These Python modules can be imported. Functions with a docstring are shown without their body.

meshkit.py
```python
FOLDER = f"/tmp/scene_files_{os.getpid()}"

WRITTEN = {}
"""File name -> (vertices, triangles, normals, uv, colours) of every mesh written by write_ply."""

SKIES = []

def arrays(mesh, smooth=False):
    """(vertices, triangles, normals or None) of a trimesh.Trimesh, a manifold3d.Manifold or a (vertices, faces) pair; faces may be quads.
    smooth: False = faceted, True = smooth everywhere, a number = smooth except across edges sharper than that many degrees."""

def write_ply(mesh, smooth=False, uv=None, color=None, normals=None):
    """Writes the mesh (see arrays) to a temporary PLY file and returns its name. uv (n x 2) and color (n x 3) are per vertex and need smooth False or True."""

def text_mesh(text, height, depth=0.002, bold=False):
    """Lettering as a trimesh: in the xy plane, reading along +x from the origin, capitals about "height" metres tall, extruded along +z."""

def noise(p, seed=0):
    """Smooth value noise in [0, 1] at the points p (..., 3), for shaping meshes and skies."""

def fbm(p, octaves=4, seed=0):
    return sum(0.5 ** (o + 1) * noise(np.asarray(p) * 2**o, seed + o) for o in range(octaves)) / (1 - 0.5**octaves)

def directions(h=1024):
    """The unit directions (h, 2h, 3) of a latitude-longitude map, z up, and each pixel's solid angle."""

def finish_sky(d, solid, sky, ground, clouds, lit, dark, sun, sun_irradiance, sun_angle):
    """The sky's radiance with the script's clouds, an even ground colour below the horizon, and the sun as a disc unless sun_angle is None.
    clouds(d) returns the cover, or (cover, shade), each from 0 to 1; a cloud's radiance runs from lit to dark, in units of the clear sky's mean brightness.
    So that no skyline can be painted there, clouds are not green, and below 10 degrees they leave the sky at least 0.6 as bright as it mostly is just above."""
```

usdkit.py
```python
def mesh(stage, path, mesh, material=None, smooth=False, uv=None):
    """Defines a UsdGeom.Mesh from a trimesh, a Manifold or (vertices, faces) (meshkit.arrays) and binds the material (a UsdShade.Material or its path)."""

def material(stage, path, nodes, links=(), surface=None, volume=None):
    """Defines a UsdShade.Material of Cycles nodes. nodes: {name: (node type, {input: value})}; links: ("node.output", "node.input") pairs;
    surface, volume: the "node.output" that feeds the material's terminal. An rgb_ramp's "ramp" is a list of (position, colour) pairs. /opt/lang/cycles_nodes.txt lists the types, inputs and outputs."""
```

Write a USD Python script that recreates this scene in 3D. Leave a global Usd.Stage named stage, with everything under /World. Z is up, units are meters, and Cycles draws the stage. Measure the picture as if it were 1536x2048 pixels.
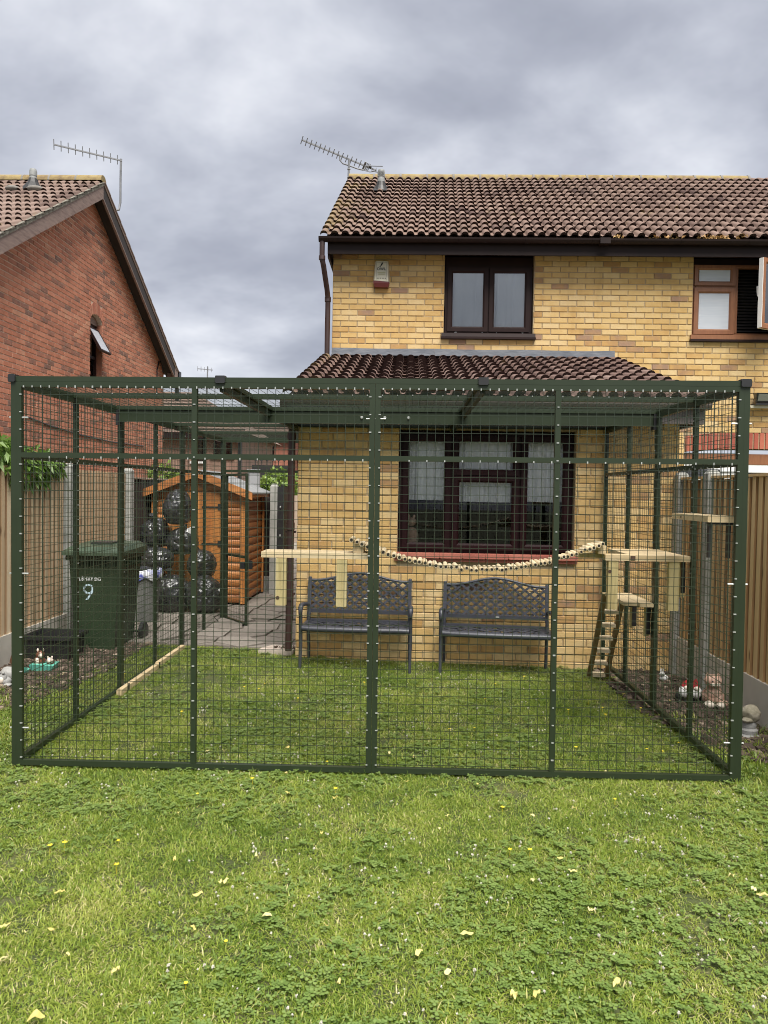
import math, random
import numpy as np, trimesh, usdkit, meshkit
from pxr import Usd, UsdGeom, UsdLux, UsdShade, Gf, Sdf, Vt
from shapely import affinity
from shapely.geometry import Polygon, box as sbox, LineString, Point, MultiPoint

stage = Usd.Stage.CreateInMemory()
UsdGeom.SetStageUpAxis(stage, 'Z'); UsdGeom.SetStageMetersPerUnit(stage, 1.0)
UsdGeom.Xform.Define(stage, '/World'); UsdGeom.Scope.Define(stage, '/World/Looks')

# ------------------------------------------------------------------ camera, sky, sun, exposure
EXPOSURE = 2.3
YAW, PITCH, ROLL, EYE = math.radians(1.76), math.radians(-1.6), math.radians(1.02), 1.62
fwd = np.array([-math.sin(YAW) * math.cos(PITCH), math.cos(YAW) * math.cos(PITCH), math.sin(PITCH)])
r0 = np.cross(fwd, [0, 0, 1]); r0 /= np.linalg.norm(r0); u0 = np.cross(r0, fwd)
right = math.cos(ROLL) * r0 + math.sin(ROLL) * u0; up = -math.sin(ROLL) * r0 + math.cos(ROLL) * u0
cam = UsdGeom.Camera.Define(stage, '/World/camera')
cam.CreateHorizontalApertureAttr(36.0); cam.CreateFocalLengthAttr(36.0 * 1500 / 1536); cam.CreateFStopAttr(0.0)
cam.CreateExposureAttr(EXPOSURE); cam.CreateClippingRangeAttr((0.05, 2000.0))
cam.AddTransformOp().Set(Gf.Matrix4d(*right, 0, *up, 0, *(-fwd), 0, 0, 0, EYE, 1))

SUN_AZ, SUN_EL = math.radians(163), math.radians(61)        # azimuth from +y clockwise: behind and slightly to the right of the camera
sd = np.array([math.sin(SUN_AZ) * math.cos(SUN_EL), math.cos(SUN_AZ) * math.cos(SUN_EL), math.sin(SUN_EL)])
SKYLOC = (0.6, 14.9, 0.0)
sky = UsdLux.DomeLight.Define(stage, '/World/sky')
sky.GetPrim().SetCustomDataByKey('kind', 'structure')
skym = usdkit.material(stage, '/World/Looks/overcast_sky', {
    "s": ("sky_texture", {"sky_type": "single_scattering", "sun_disc": False, "sun_elevation": SUN_EL, "sun_rotation": SUN_AZ}),
    "tc": ("texture_coordinate", {}), "sep": ("separate_xyz", {}),
    "zz": ("math", {"math_type": "maximum", "value2": 0.0}), "za": ("math", {"math_type": "add", "value2": 0.42}),
    "dx": ("math", {"math_type": "divide"}), "dy": ("math", {"math_type": "divide"}), "cv": ("combine_xyz", {"z": 0.0}),
    "mp": ("mapping", {"location": SKYLOC, "rotation": (0.0, 0.0, -0.5), "scale": (1.0, 1.25, 1.0)}),
    "big": ("noise_texture", {"scale": 1.35, "detail": 6.0, "roughness": 0.50, "distortion": 0.12}),
    "fine": ("noise_texture", {"scale": 3.6, "detail": 6.0, "roughness": 0.52, "distortion": 0.15}),
    "mixn": ("mix_float", {"fac": 0.34}),
    "cr": ("rgb_ramp", {"ramp": [(0.37, (1.45, 1.54, 1.86)), (0.44, (1.85, 1.95, 2.28)), (0.50, (2.40, 2.51, 2.84)), (0.56, (3.10, 3.20, 3.48)), (0.62, (3.85, 3.92, 4.10)), (0.70, (4.5, 4.5, 4.6))]}),
    "gm": ("mix_color", {"blend_type": "mix", "fac": 0.97, "use_clamp": False}),
    "b": ("background_shader", {"strength": 0.05})},
    [("tc.generated", "sep.vector"), ("sep.z", "zz.value1"), ("zz.value", "za.value1"), ("sep.x", "dx.value1"), ("za.value", "dx.value2"),
     ("sep.y", "dy.value1"), ("za.value", "dy.value2"), ("dx.value", "cv.x"), ("dy.value", "cv.y"), ("cv.vector", "mp.vector"),
     ("mp.vector", "big.vector"), ("mp.vector", "fine.vector"), ("big.fac", "mixn.a"), ("fine.fac", "mixn.b"), ("mixn.result", "cr.fac"),
     ("s.color", "gm.a"), ("cr.color", "gm.b"), ("gm.result", "b.color")], surface="b.background")
UsdShade.MaterialBindingAPI.Apply(sky.GetPrim()).Bind(skym)

sun = UsdLux.DistantLight.Define(stage, '/World/sun')
sun.CreateIntensityAttr(0.4); sun.CreateAngleAttr(40.0); sun.CreateNormalizeAttr(True); sun.CreateColorAttr(Gf.Vec3f(1.0, 0.96, 0.90))
zax = sd; xax = np.cross([0, 0, 1], zax); xax /= np.linalg.norm(xax); yax = np.cross(zax, xax)
sun.AddTransformOp().Set(Gf.Matrix4d(*xax, 0, *yax, 0, *zax, 0, 0, 0, 30, 1))

# ------------------------------------------------------------------ helpers
rng = np.random.default_rng(7)
_used = {}


def path_for(parent, name):
    k = (parent, name); n = _used.get(k, 0); _used[k] = n + 1
    return f"{parent}/{name}" + (f"_{n:03d}" if n else "")


def data(prim, label=None, cat=None, group=None, kind=None):
    for k, v in (('label', label), ('category', cat), ('group', group), ('kind', kind)):
        if v: prim.SetCustomDataByKey(k, v)


ORIGIN = {}


def thing(name, label=None, cat=None, at=(0, 0, 0), rotz=0.0, group=None, kind=None):
    p = path_for('/World', name); x = UsdGeom.Xform.Define(stage, p)
    x.AddTranslateOp().Set(Gf.Vec3d(*map(float, at)))
    if rotz: x.AddRotateZOp().Set(float(rotz))
    data(x.GetPrim(), label, cat, group, kind); ORIGIN[p] = np.array(at, float)
    return p


def copy_of(src, at, rotz=0.0, label=None, cat=None, group=None, scale=None, rot=None):
    p = path_for('/World', src.rsplit('/', 1)[1]); x = UsdGeom.Xform.Define(stage, p)
    x.GetPrim().GetReferences().AddInternalReference(src); x.GetPrim().SetInstanceable(True)
    x.ClearXformOpOrder()
    x.AddTranslateOp(opSuffix='own').Set(Gf.Vec3d(*map(float, at)))
    if rot is not None: x.AddRotateXYZOp(opSuffix='own').Set(Gf.Vec3f(*map(float, rot)))
    elif rotz: x.AddRotateZOp(opSuffix='own').Set(float(rotz))
    if scale: x.AddScaleOp(opSuffix='own').Set(Gf.Vec3f(scale, scale, scale))
    data(x.GetPrim(), label, cat, group)
    return p


class MB:
    """Collects shapes (world coordinates) that become one mesh."""
    def __init__(s): s.v, s.f, s.t, s.n = [], [], [], 0
    def add(s, v, f, tone=0.5):
        v = np.asarray(v, float)
        if isinstance(f, list): f = [t for q in f for t in ([q] if len(q) == 3 else [(q[0], q[1], q[2]), (q[0], q[2], q[3])])]
        f = np.asarray(f, int)
        if f.ndim == 2 and f.shape[1] == 4: f = np.vstack([f[:, [0, 1, 2]], f[:, [0, 2, 3]]])
        s.v.append(v); s.f.append(f + s.n); s.t.append(np.full(len(v), tone) if np.ndim(tone) == 0 else np.asarray(tone)); s.n += len(v)
        return s
    def mesh(s, m, tone=0.5): return s.add(m.vertices, m.faces, tone)
    def merge(s, o):
        for v, f, t in zip(o.v, o.f, o.t): pass
        V = np.vstack(o.v); F = np.vstack(o.f); T = np.concatenate(o.t); return s.add(V, F, T)
    def box(s, x0, x1, y0, y1, z0, z1, tone=0.5):
        v = [(x, y, z) for x in (x0, x1) for y in (y0, y1) for z in (z0, z1)]
        return s.add(v, [(0, 1, 3, 2), (4, 6, 7, 5), (0, 4, 5, 1), (2, 3, 7, 6), (0, 2, 6, 4), (1, 5, 7, 3)], tone)
    def obox(s, c, ax, half, tone=0.5):
        ax = np.asarray(ax, float); ax = ax / np.linalg.norm(ax, axis=1, keepdims=True)
        v = [np.asarray(c) + sum(sg[k] * half[k] * ax[k] for k in range(3)) for sg in np.array(np.meshgrid([-1, 1], [-1, 1], [-1, 1], indexing='ij')).reshape(3, -1).T]
        return s.add(v, [(0, 1, 3, 2), (4, 6, 7, 5), (0, 4, 5, 1), (2, 3, 7, 6), (0, 2, 6, 4), (1, 5, 7, 3)], tone)
    def bevel(s, x0, x1, y0, y1, z0, z1, r=0.006, tone=0.5):
        import manifold3d as m3
        pts = [(x, y, z) for X, Y, Z in [(x0, y0, z0), (x1, y0, z0), (x0, y1, z0), (x1, y1, z0), (x0, y0, z1), (x1, y0, z1), (x0, y1, z1), (x1, y1, z1)]
               for x, y, z in [(X + r * (1 if X == x0 else -1), Y, Z), (X, Y + r * (1 if Y == y0 else -1), Z), (X, Y, Z + r * (1 if Z == z0 else -1))]]
        h = trimesh.convex.convex_hull(np.array(pts)); return s.add(h.vertices, h.faces, tone)
    def bar(s, p, q, w, h, upv=(0, 0, 1), tone=0.5):
        p, q = np.asarray(p, float), np.asarray(q, float); d = q - p; L = np.linalg.norm(d); d /= L
        sdv = np.cross(d, upv)
        if np.linalg.norm(sdv) < 1e-6: sdv = np.cross(d, (1, 0, 0))
        sdv /= np.linalg.norm(sdv); u = np.cross(sdv, d)
        return s.obox((p + q) / 2, [d, sdv, u], [L / 2, w / 2, h / 2], tone)
    def tube(s, pts, r, n=8, caps=True, tone=0.5):
        pts = np.asarray(pts, float); k = len(pts); r = np.broadcast_to(np.asarray(r, float), (k,))
        t = np.gradient(pts, axis=0); t /= np.linalg.norm(t, axis=1, keepdims=True)
        a = np.array([0, 0, 1.0]) if abs(t[0][2]) < 0.9 else np.array([1.0, 0, 0]); V = []
        for i in range(k):
            a = a - (a @ t[i]) * t[i]; a /= np.linalg.norm(a); b = np.cross(t[i], a)
            ang = np.arange(n) / n * 2 * np.pi + np.pi / n
            V.append(pts[i] + r[i] * (np.cos(ang)[:, None] * a + np.sin(ang)[:, None] * b))
        V = np.vstack(V); F = [(i * n + j, i * n + (j + 1) % n, (i + 1) * n + (j + 1) % n, (i + 1) * n + j) for i in range(k - 1) for j in range(n)]
        s.add(V, F, tone)
        if caps:
            for i, o in ((0, -1), (k - 1, 1)):
                ring = V[i * n:(i + 1) * n]; c = np.vstack([ring, pts[i][None]])
                s.add(c, [(j, (j + 1) % n, n) if o > 0 else ((j + 1) % n, j, n) for j in range(n)], tone)
        return s
    def lathe(s, prof, c=(0, 0, 0), n=20, tone=0.5):
        prof = np.asarray(prof, float); k = len(prof); ang = np.arange(n) / n * 2 * np.pi
        V = np.vstack([np.stack([c[0] + r * np.cos(ang), c[1] + r * np.sin(ang), np.full(n, c[2] + z)], 1) for r, z in prof])
        F = [(i * n + j, i * n + (j + 1) % n, (i + 1) * n + (j + 1) % n, (i + 1) * n + j) for i in range(k - 1) for j in range(n)]
        return s.add(V, F, tone)
    def ball(s, c, r, sub=2, rot=None, tone=0.5, wob=0.0, seed=0):
        m = trimesh.creation.icosphere(sub); v = np.array(m.vertices)
        if wob: v = v * (1 + wob * (meshkit.fbm(v * 2.2 + seed * 7.3, 3, seed)[:, None] - 0.5) * 2)
        v = v * np.asarray(r)
        if rot is not None: v = v @ np.asarray(rot).T
        return s.add(v + np.asarray(c), m.faces, tone)
    def poly(s, pg, thick, fn, tone=0.5):
        """2-D polygon extruded by thick, placed by fn(array n x 3) -> world."""
        for g in getattr(pg, 'geoms', [pg]):
            if g.is_empty or g.area < 1e-7 or g.geom_type != 'Polygon': continue
            m = trimesh.creation.extrude_polygon(g, thick, engine='earcut'); s.add(fn(np.array(m.vertices)), m.faces, tone)
        return s
    def build(s, parent, name, mat, label=None, smooth=False, kind=None, cat=None, group=None):
        V = np.vstack(s.v); F = np.vstack(s.f); T = np.concatenate(s.t)
        V = V - ORIGIN.get(parent, ORIGIN.get(parent.rsplit('/', 1)[0], ORIGIN.get(parent.rsplit('/', 2)[0], 0)))
        p = path_for(parent, name)
        if smooth is True or not smooth:
            m = usdkit.mesh(stage, p, (V, F), mat, smooth)
            pv = UsdGeom.PrimvarsAPI(m)
            pv.CreatePrimvar('tone', Sdf.ValueTypeNames.FloatArray, 'vertex').Set(Vt.FloatArray.FromNumpy(T.astype(np.float32)))
        else:
            m = usdkit.mesh(stage, p, trimesh.Trimesh(V, F, process=True), mat, smooth)
            UsdGeom.PrimvarsAPI(m).CreatePrimvar('tone', Sdf.ValueTypeNames.FloatArray, 'vertex').Set(Vt.FloatArray([float(T[0])] * len(m.GetPointsAttr().Get())))
        data(m.GetPrim(), label, cat, group, kind)
        return p


def L(name): return f'/World/Looks/{name}'


def M(name, cols, rough=0.6, scale=6.0, detail=5.0, stretch=(1, 1, 1), tone=0.0, bump=0.0, bscale=80.0, bstretch=None, metallic=0.0, spec=0.5, sub=None, contrast=1.0, trans=0.0, coat=0.0, rvar=0.0, knots=None):
    """Procedural material: a noise in world space (plus the mesh's tone) picks from a colour ramp; fine noise gives relief."""
    cols = [(i / max(1, len(cols) - 1), c) for i, c in enumerate(cols)] if not np.ndim(cols[0][0]) == 0 or len(cols[0]) == 3 else cols
    if len(cols) == 1: cols = [(0, cols[0][1]), (1, cols[0][1])]
    N = {"g": ("geometry", {}), "m": ("mapping", {"scale": stretch}), "n": ("noise_texture", {"scale": scale, "detail": detail, "roughness": 0.6}),
         "c": ("map_range", {"from_min": 0.5 - 0.25 / contrast, "from_max": 0.5 + 0.25 / contrast, "to_min": 0.0, "to_max": 1.0, "clamp": True}),
         "a": ("attribute", {"attribute": "tone"}), "t": ("mix_float", {"fac": tone}),
         "r": ("rgb_ramp", {"ramp": cols}),
         "p": ("principled_bsdf", {"roughness": rough, "metallic": metallic, "specular_ior_level": spec, "coat_weight": coat})}
    K = [("g.position", "m.vector"), ("m.vector", "n.vector"), ("n.fac", "c.value"), ("c.result", "t.a"), ("a.fac", "t.b"), ("t.result", "r.fac"), ("r.color", "p.base_color")]
    if rvar:
        N["rv"] = ("map_range", {"from_min": 0.3, "from_max": 0.7, "to_min": rough - rvar, "to_max": rough + rvar, "clamp": True}); K += [("n.fac", "rv.value"), ("rv.result", "p.roughness")]
    if bump:
        N["bm"] = ("mapping", {"scale": bstretch or stretch}); N["bn"] = ("noise_texture", {"scale": bscale, "detail": 4.0, "roughness": 0.6}); N["b"] = ("bump", {"strength": 1.0, "distance": bump})
        K += [("g.position", "bm.vector"), ("bm.vector", "bn.vector"), ("bn.fac", "b.height"), ("b.normal", "p.normal")]
    if knots:
        N["km"] = ("mapping", {"scale": knots}); N["kv"] = ("voronoi_texture", {"scale": 1.0, "randomness": 1.0}); N["kr"] = ("map_range", {"from_min": 0.05, "from_max": 0.13, "to_min": 0.75, "to_max": 0.0, "clamp": True}); N["kx"] = ("mix_color", {"b": (0.07, 0.032, 0.012)})
        K = [k for k in K if k[1] != "p.base_color"] + [("g.position", "km.vector"), ("km.vector", "kv.vector"), ("kv.distance", "kr.value"), ("kr.result", "kx.fac"), ("r.color", "kx.a"), ("kx.result", "p.base_color")]
    surf = "p.BSDF"
    if trans:
        N["tl"] = ("translucent_bsdf", {}); N["mx"] = ("mix_closure", {"fac": trans}); K += [("r.color", "tl.color"), ("p.BSDF", "mx.closure1"), ("tl.BSDF", "mx.closure2")]; surf = "mx.closure"
    return usdkit.material(stage, L(name), N, K, surface=surf)


# ------------------------------------------------------------------ materials
def brick_mat(name, ramp, spots, spot_amt=0.35):
    N = {"g": ("geometry", {}), "a": ("attribute", {"attribute": "tone"}), "n": ("noise_texture", {"scale": 9.0, "detail": 3.0}), "n2": ("noise_texture", {"scale": 45.0, "detail": 4.0}),
         "big": ("noise_texture", {"scale": 0.7, "detail": 2.0}),
         "ad": ("math", {"math_type": "multiply_add", "value2": 0.55}), "of": ("math", {"math_type": "subtract", "value2": 0.275}), "b2": ("math", {"math_type": "multiply_add", "value2": 0.22}), "o2": ("math", {"math_type": "subtract", "value2": 0.11, "use_clamp": True}),
         "r": ("rgb_ramp", {"ramp": ramp}), "sp": ("map_range", {"from_min": 0.55, "from_max": 0.75, "to_min": 0.0, "to_max": spot_amt, "clamp": True}),
         "mx": ("mix_color", {"b": spots}), "bu": ("bump", {"strength": 1.0, "distance": 0.0015}), "p": ("principled_bsdf", {"roughness": 0.85, "specular_ior_level": 0.3}),
         "sm": ("mapping", {"scale": (2.6, 2.6, 0.5)}), "sn": ("noise_texture", {"scale": 1.6, "detail": 6.0, "roughness": 0.65}), "sr": ("map_range", {"from_min": 0.50, "from_max": 0.72, "to_min": 0.0, "to_max": 0.34, "clamp": True}), "sx": ("mix_color", {"blend_type": "multiply", "b": (0.55, 0.50, 0.46)})}
    K = [("g.position", "sm.vector"), ("sm.vector", "sn.vector"), ("sn.fac", "sr.value"), ("sr.result", "sx.fac"), ("mx.result", "sx.a"), ("sx.result", "p.base_color"), ("g.position", "n.vector"), ("g.position", "n2.vector"), ("g.position", "big.vector"), ("n.fac", "ad.value1"), ("a.fac", "ad.value3"), ("ad.value", "of.value1"), ("of.value", "b2.value3"), ("big.fac", "b2.value1"), ("b2.value", "o2.value1"), ("o2.value", "r.fac"),
         ("n2.fac", "sp.value"), ("sp.result", "mx.fac"), ("r.color", "mx.a"), ("n2.fac", "bu.height"), ("bu.normal", "p.normal")]
    return usdkit.material(stage, L(name), N, K, surface="p.BSDF")


YB = brick_mat('yellow_brick', [(0.0, (0.30, 0.19, 0.125)), (0.12, (0.36, 0.215, 0.105)), (0.28, (0.45, 0.27, 0.098)), (0.5, (0.53, 0.35, 0.135)), (0.75, (0.58, 0.405, 0.175)), (1.0, (0.60, 0.45, 0.235))], (0.46, 0.26, 0.15), 0.35)
RB = brick_mat('red_brick', [(0.0, (0.20, 0.115, 0.09)), (0.15, (0.32, 0.145, 0.10)), (0.45, (0.46, 0.175, 0.105)), (0.75, (0.54, 0.225, 0.14)), (1.0, (0.56, 0.31, 0.20))], (0.60, 0.40, 0.29), 0.45)
ARCHB = brick_mat('arch_red_brick', [(0.0, (0.27, 0.07, 0.05)), (0.5, (0.36, 0.095, 0.06)), (1.0, (0.42, 0.13, 0.08))], (0.4, 0.2, 0.13), 0.25)
FARB = M('far_red_brick', [(0.25, 0.09, 0.06), (0.36, 0.14, 0.09), (0.33, 0.17, 0.12)], 0.85, 1.5, tone=0.0)
FARG = M('far_brown_brick', [(0.22, 0.12, 0.09), (0.30, 0.19, 0.14), (0.27, 0.15, 0.11)], 0.85, 1.5, tone=0.0)
MORT = M('buff_mortar', [(0.30, 0.225, 0.13), (0.40, 0.31, 0.19)], 0.9, 10, bump=0.002, bscale=150)
MORTR = M('pale_mortar', [(0.56, 0.42, 0.32), (0.66, 0.51, 0.39)], 0.9, 10, bump=0.002, bscale=150)


def tile_mat(name, ramp, lichen_x=None):
    N = {"g": ("geometry", {}), "a": ("attribute", {"attribute": "tone"}), "n": ("noise_texture", {"scale": 7.0, "detail": 5.0, "roughness": 0.65}), "n2": ("noise_texture", {"scale": 60.0, "detail": 3.0}),
         "ad": ("math", {"math_type": "multiply_add", "value2": 0.3}), "of": ("math", {"math_type": "subtract", "value2": 0.15, "use_clamp": True}), "r": ("rgb_ramp", {"ramp": ramp}),
         "l": ("noise_texture", {"scale": 3.3, "detail": 6.0, "roughness": 0.7}), "lm": ("map_range", {"from_min": 0.60, "from_max": 0.74, "to_min": 0.0, "to_max": 0.55, "clamp": True}),
         "s": ("separate_xyz", {}), "lx": ("map_range", {"from_min": (lichen_x or -99), "from_max": (lichen_x or -99) + 0.75, "to_min": 0.20, "to_max": 0.0, "clamp": True}), "la": ("math", {"math_type": "add"}),
         "mx": ("mix_color", {"b": (0.22, 0.165, 0.06)}), "bu": ("bump", {"strength": 1.0, "distance": 0.003}), "p": ("principled_bsdf", {"roughness": 0.8, "specular_ior_level": 0.35})}
    K = [("g.position", "n.vector"), ("g.position", "n2.vector"), ("g.position", "l.vector"), ("g.position", "s.vector"), ("n.fac", "ad.value1"), ("a.fac", "ad.value3"), ("ad.value", "of.value1"), ("of.value", "r.fac"),
         ("s.x", "lx.value"), ("l.fac", "la.value1"), ("lx.result", "la.value2"), ("la.value", "lm.value"), ("lm.result", "mx.fac"), ("r.color", "mx.a"), ("mx.result", "p.base_color"), ("n2.fac", "bu.height"), ("bu.normal", "p.normal")]
    return usdkit.material(stage, L(name), N, K, surface="p.BSDF")


TILE = tile_mat('brown_roof_tile', [(0.0, (0.036, 0.019, 0.015)), (0.2, (0.065, 0.036, 0.028)), (0.45, (0.155, 0.100, 0.077)), (0.7, (0.20, 0.135, 0.105)), (1.0, (0.26, 0.185, 0.150))], -1.25)
TILE3 = tile_mat('brown_roof_tile_plain', [(0.0, (0.040, 0.022, 0.018)), (0.2, (0.075, 0.045, 0.036)), (0.45, (0.165, 0.112, 0.088)), (0.7, (0.21, 0.148, 0.120)), (1.0, (0.28, 0.21, 0.175))], None)
TILE2 = tile_mat('weathered_roof_tile', [(0.0, (0.038, 0.020, 0.017)), (0.2, (0.062, 0.034, 0.028)), (0.45, (0.130, 0.080, 0.066)), (0.7, (0.18, 0.118, 0.098)), (1.0, (0.27, 0.20, 0.17))], -1.45)
RIDGE = M('lichen_ridge_tile', [(0.10, 0.065, 0.042), (0.19, 0.135, 0.062), (0.27, 0.205, 0.085), (0.21, 0.18, 0.135)], 0.9, 9, 6, tone=0.2, bump=0.004)
RJOINT = M('ridge_mortar', [(0.13, 0.12, 0.105), (0.22, 0.205, 0.185)], 0.9, 20)
LEAD = M('lead_flashing', [(0.06, 0.07, 0.088), (0.105, 0.115, 0.135), (0.145, 0.15, 0.165)], 0.55, 5, 5, stretch=(1, 1, 4), bump=0.003, bscale=14)
BROWNPL = M('brown_plastic', [(0.011, 0.006, 0.0055), (0.019, 0.010, 0.0085)], 0.5, 4, spec=0.2)
DOWNP = M('brown_downpipe_plastic', [(0.026, 0.012, 0.0105), (0.042, 0.020, 0.017)], 0.5, 5, stretch=(1, 1, .3))
BROWNFASC = M('weathered_brown_fascia', [(0.085, 0.070, 0.063), (0.145, 0.125, 0.115)], 0.5, 5, stretch=(1, 1, 4), tone=0.2)
OLDWOOD = M('weathered_barge_wood', [(0.13, 0.085, 0.07), (0.24, 0.17, 0.145), (0.30, 0.22, 0.18)], 0.8, 5, 6, stretch=(8, 1, 8), bump=0.002)
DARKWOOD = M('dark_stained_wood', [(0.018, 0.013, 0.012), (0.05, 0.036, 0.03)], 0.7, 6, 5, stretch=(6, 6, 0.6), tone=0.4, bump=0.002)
MAHOG = M('dark_mahogany_frame', [(0.014, 0.0065, 0.006), (0.024, 0.0105, 0.009)], 0.5, 6, stretch=(1, 1, .4), spec=0.2)
BURG = M('burgundy_frame', [(0.010, 0.0022, 0.0030), (0.017, 0.0036, 0.0046)], 0.5, 6, stretch=(1, 1, .4), spec=0.2)
LIGHTBR = M('golden_brown_frame', [(0.19, 0.075, 0.034), (0.27, 0.115, 0.05)], 0.4, 8, 5, stretch=(6, 6, 1))
REDSILL = M('red_sill_tile', [(0.27, 0.075, 0.055), (0.38, 0.12, 0.085), (0.44, 0.17, 0.12)], 0.6, 8, tone=0.5)
WHITEP = M('white_plastic', [(0.72, 0.72, 0.70), (0.80, 0.80, 0.78)], 0.35, 6)
CREAMP = M('cream_alarm_plastic', [(0.50, 0.47, 0.36), (0.60, 0.57, 0.45)], 0.4, 9)
MAROON = M('maroon_lens', [(0.075, 0.010, 0.010), (0.12, 0.016, 0.014)], 0.25, 9)
INK = M('black_print', [(0.015, 0.016, 0.018)], 0.6)
PALEINK = M('faded_print', [(0.38, 0.37, 0.22)], 0.6)
PALEBLUE = M('pale_blue_transfer', [(0.36, 0.50, 0.58), (0.48, 0.60, 0.66)], 0.5, 30)
WHITEINK = M('white_print', [(0.70, 0.72, 0.72)], 0.5)
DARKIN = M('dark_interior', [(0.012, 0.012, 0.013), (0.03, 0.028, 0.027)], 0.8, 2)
SLATM = M('dark_blind_slat', [(0.035, 0.03, 0.03), (0.055, 0.048, 0.046)], 0.5, 6)
ROOMW = M('dim_room_wall', [(0.05, 0.045, 0.04), (0.10, 0.085, 0.06)], 0.8, 3, stretch=(4, 4, .5))
CURT = usdkit.material(stage, L('net_curtain'), {"g": ("geometry", {}), "n": ("noise_texture", {"scale": 5.0}), "r": ("rgb_ramp", {"ramp": [(0.3, (0.90, 0.92, 0.94)), (0.7, (0.95, 0.96, 0.97))]}), "d": ("diffuse_bsdf", {}), "tl": ("translucent_bsdf", {"color": (0.8, 0.8, 0.8)}), "m1": ("mix_closure", {"fac": 0.06}), "tr": ("transparent_bsdf", {}), "m2": ("mix_closure", {"fac": 0.03})},
                       [("g.position", "n.vector"), ("n.fac", "r.fac"), ("r.color", "d.color"), ("d.BSDF", "m1.closure1"), ("tl.BSDF", "m1.closure2"), ("m1.closure", "m2.closure1"), ("tr.BSDF", "m2.closure2")], surface="m2.closure")


def glass(name, tint=(0.93, 0.95, 0.95), ior=1.55, frost=0.0):
    return usdkit.material(stage, L(name), {"f": ("fresnel", {"IOR": ior}), "t": ("transparent_bsdf", {"color": tint}), "g": ("glossy_bsdf", {"color": (0.95, 0.97, 1.0), "roughness": 0.01}), "m": ("mix_closure", {})},
                           [("f.fac", "m.fac"), ("t.BSDF", "m.closure1"), ("g.BSDF", "m.closure2")], surface="m.closure")


GLASS = glass('window_glass', (0.98, 0.985, 0.99), 2.4)
GLASSD = glass('dark_window_glass', (0.94, 0.95, 0.955), 1.42)
FROSTSKY = M('frosted_and_painted_sky_pane', [(0.46, 0.50, 0.56), (0.55, 0.58, 0.62)], 0.18, 3, stretch=(1, 1, 14), spec=0.6, bump=0.002, bscale=90)
GREEN = M('green_powder_coat', [(0.0140, 0.0225, 0.0098), (0.0225, 0.0335, 0.0160)], 0.42, 4, 4, stretch=(1, 1, 1), tone=0.25, spec=0.4)
WIRE = M('green_wire', [(0.016, 0.026, 0.013), (0.028, 0.040, 0.022)], 0.30, 6, spec=0.6)
STEEL = M('zinc_clip', [(0.34, 0.36, 0.34), (0.48, 0.49, 0.47)], 0.4, 40, metallic=0.35)
BLACKPL = M('black_plastic', [(0.012, 0.012, 0.013), (0.022, 0.022, 0.023)], 0.4, 8)
GREYPIPE = M('grey_vent_plastic', [(0.20, 0.21, 0.205), (0.29, 0.295, 0.285)], 0.6, 12, stretch=(1, 1, 3))
ALU = M('aerial_aluminium', [(0.13, 0.135, 0.145), (0.21, 0.215, 0.225)], 0.5, 12)
FENCEL = M('tan_fence_board', [(0.17, 0.095, 0.047), (0.33, 0.21, 0.115), (0.60, 0.44, 0.265), (0.70, 0.55, 0.36), (0.77, 0.64, 0.46)], 0.8, 2.2, 6, stretch=(9, 9, 0.7), knots=(7, 7, 2.2), tone=0.66, bump=0.0016, bscale=20, bstretch=(9, 9, .5))
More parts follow.
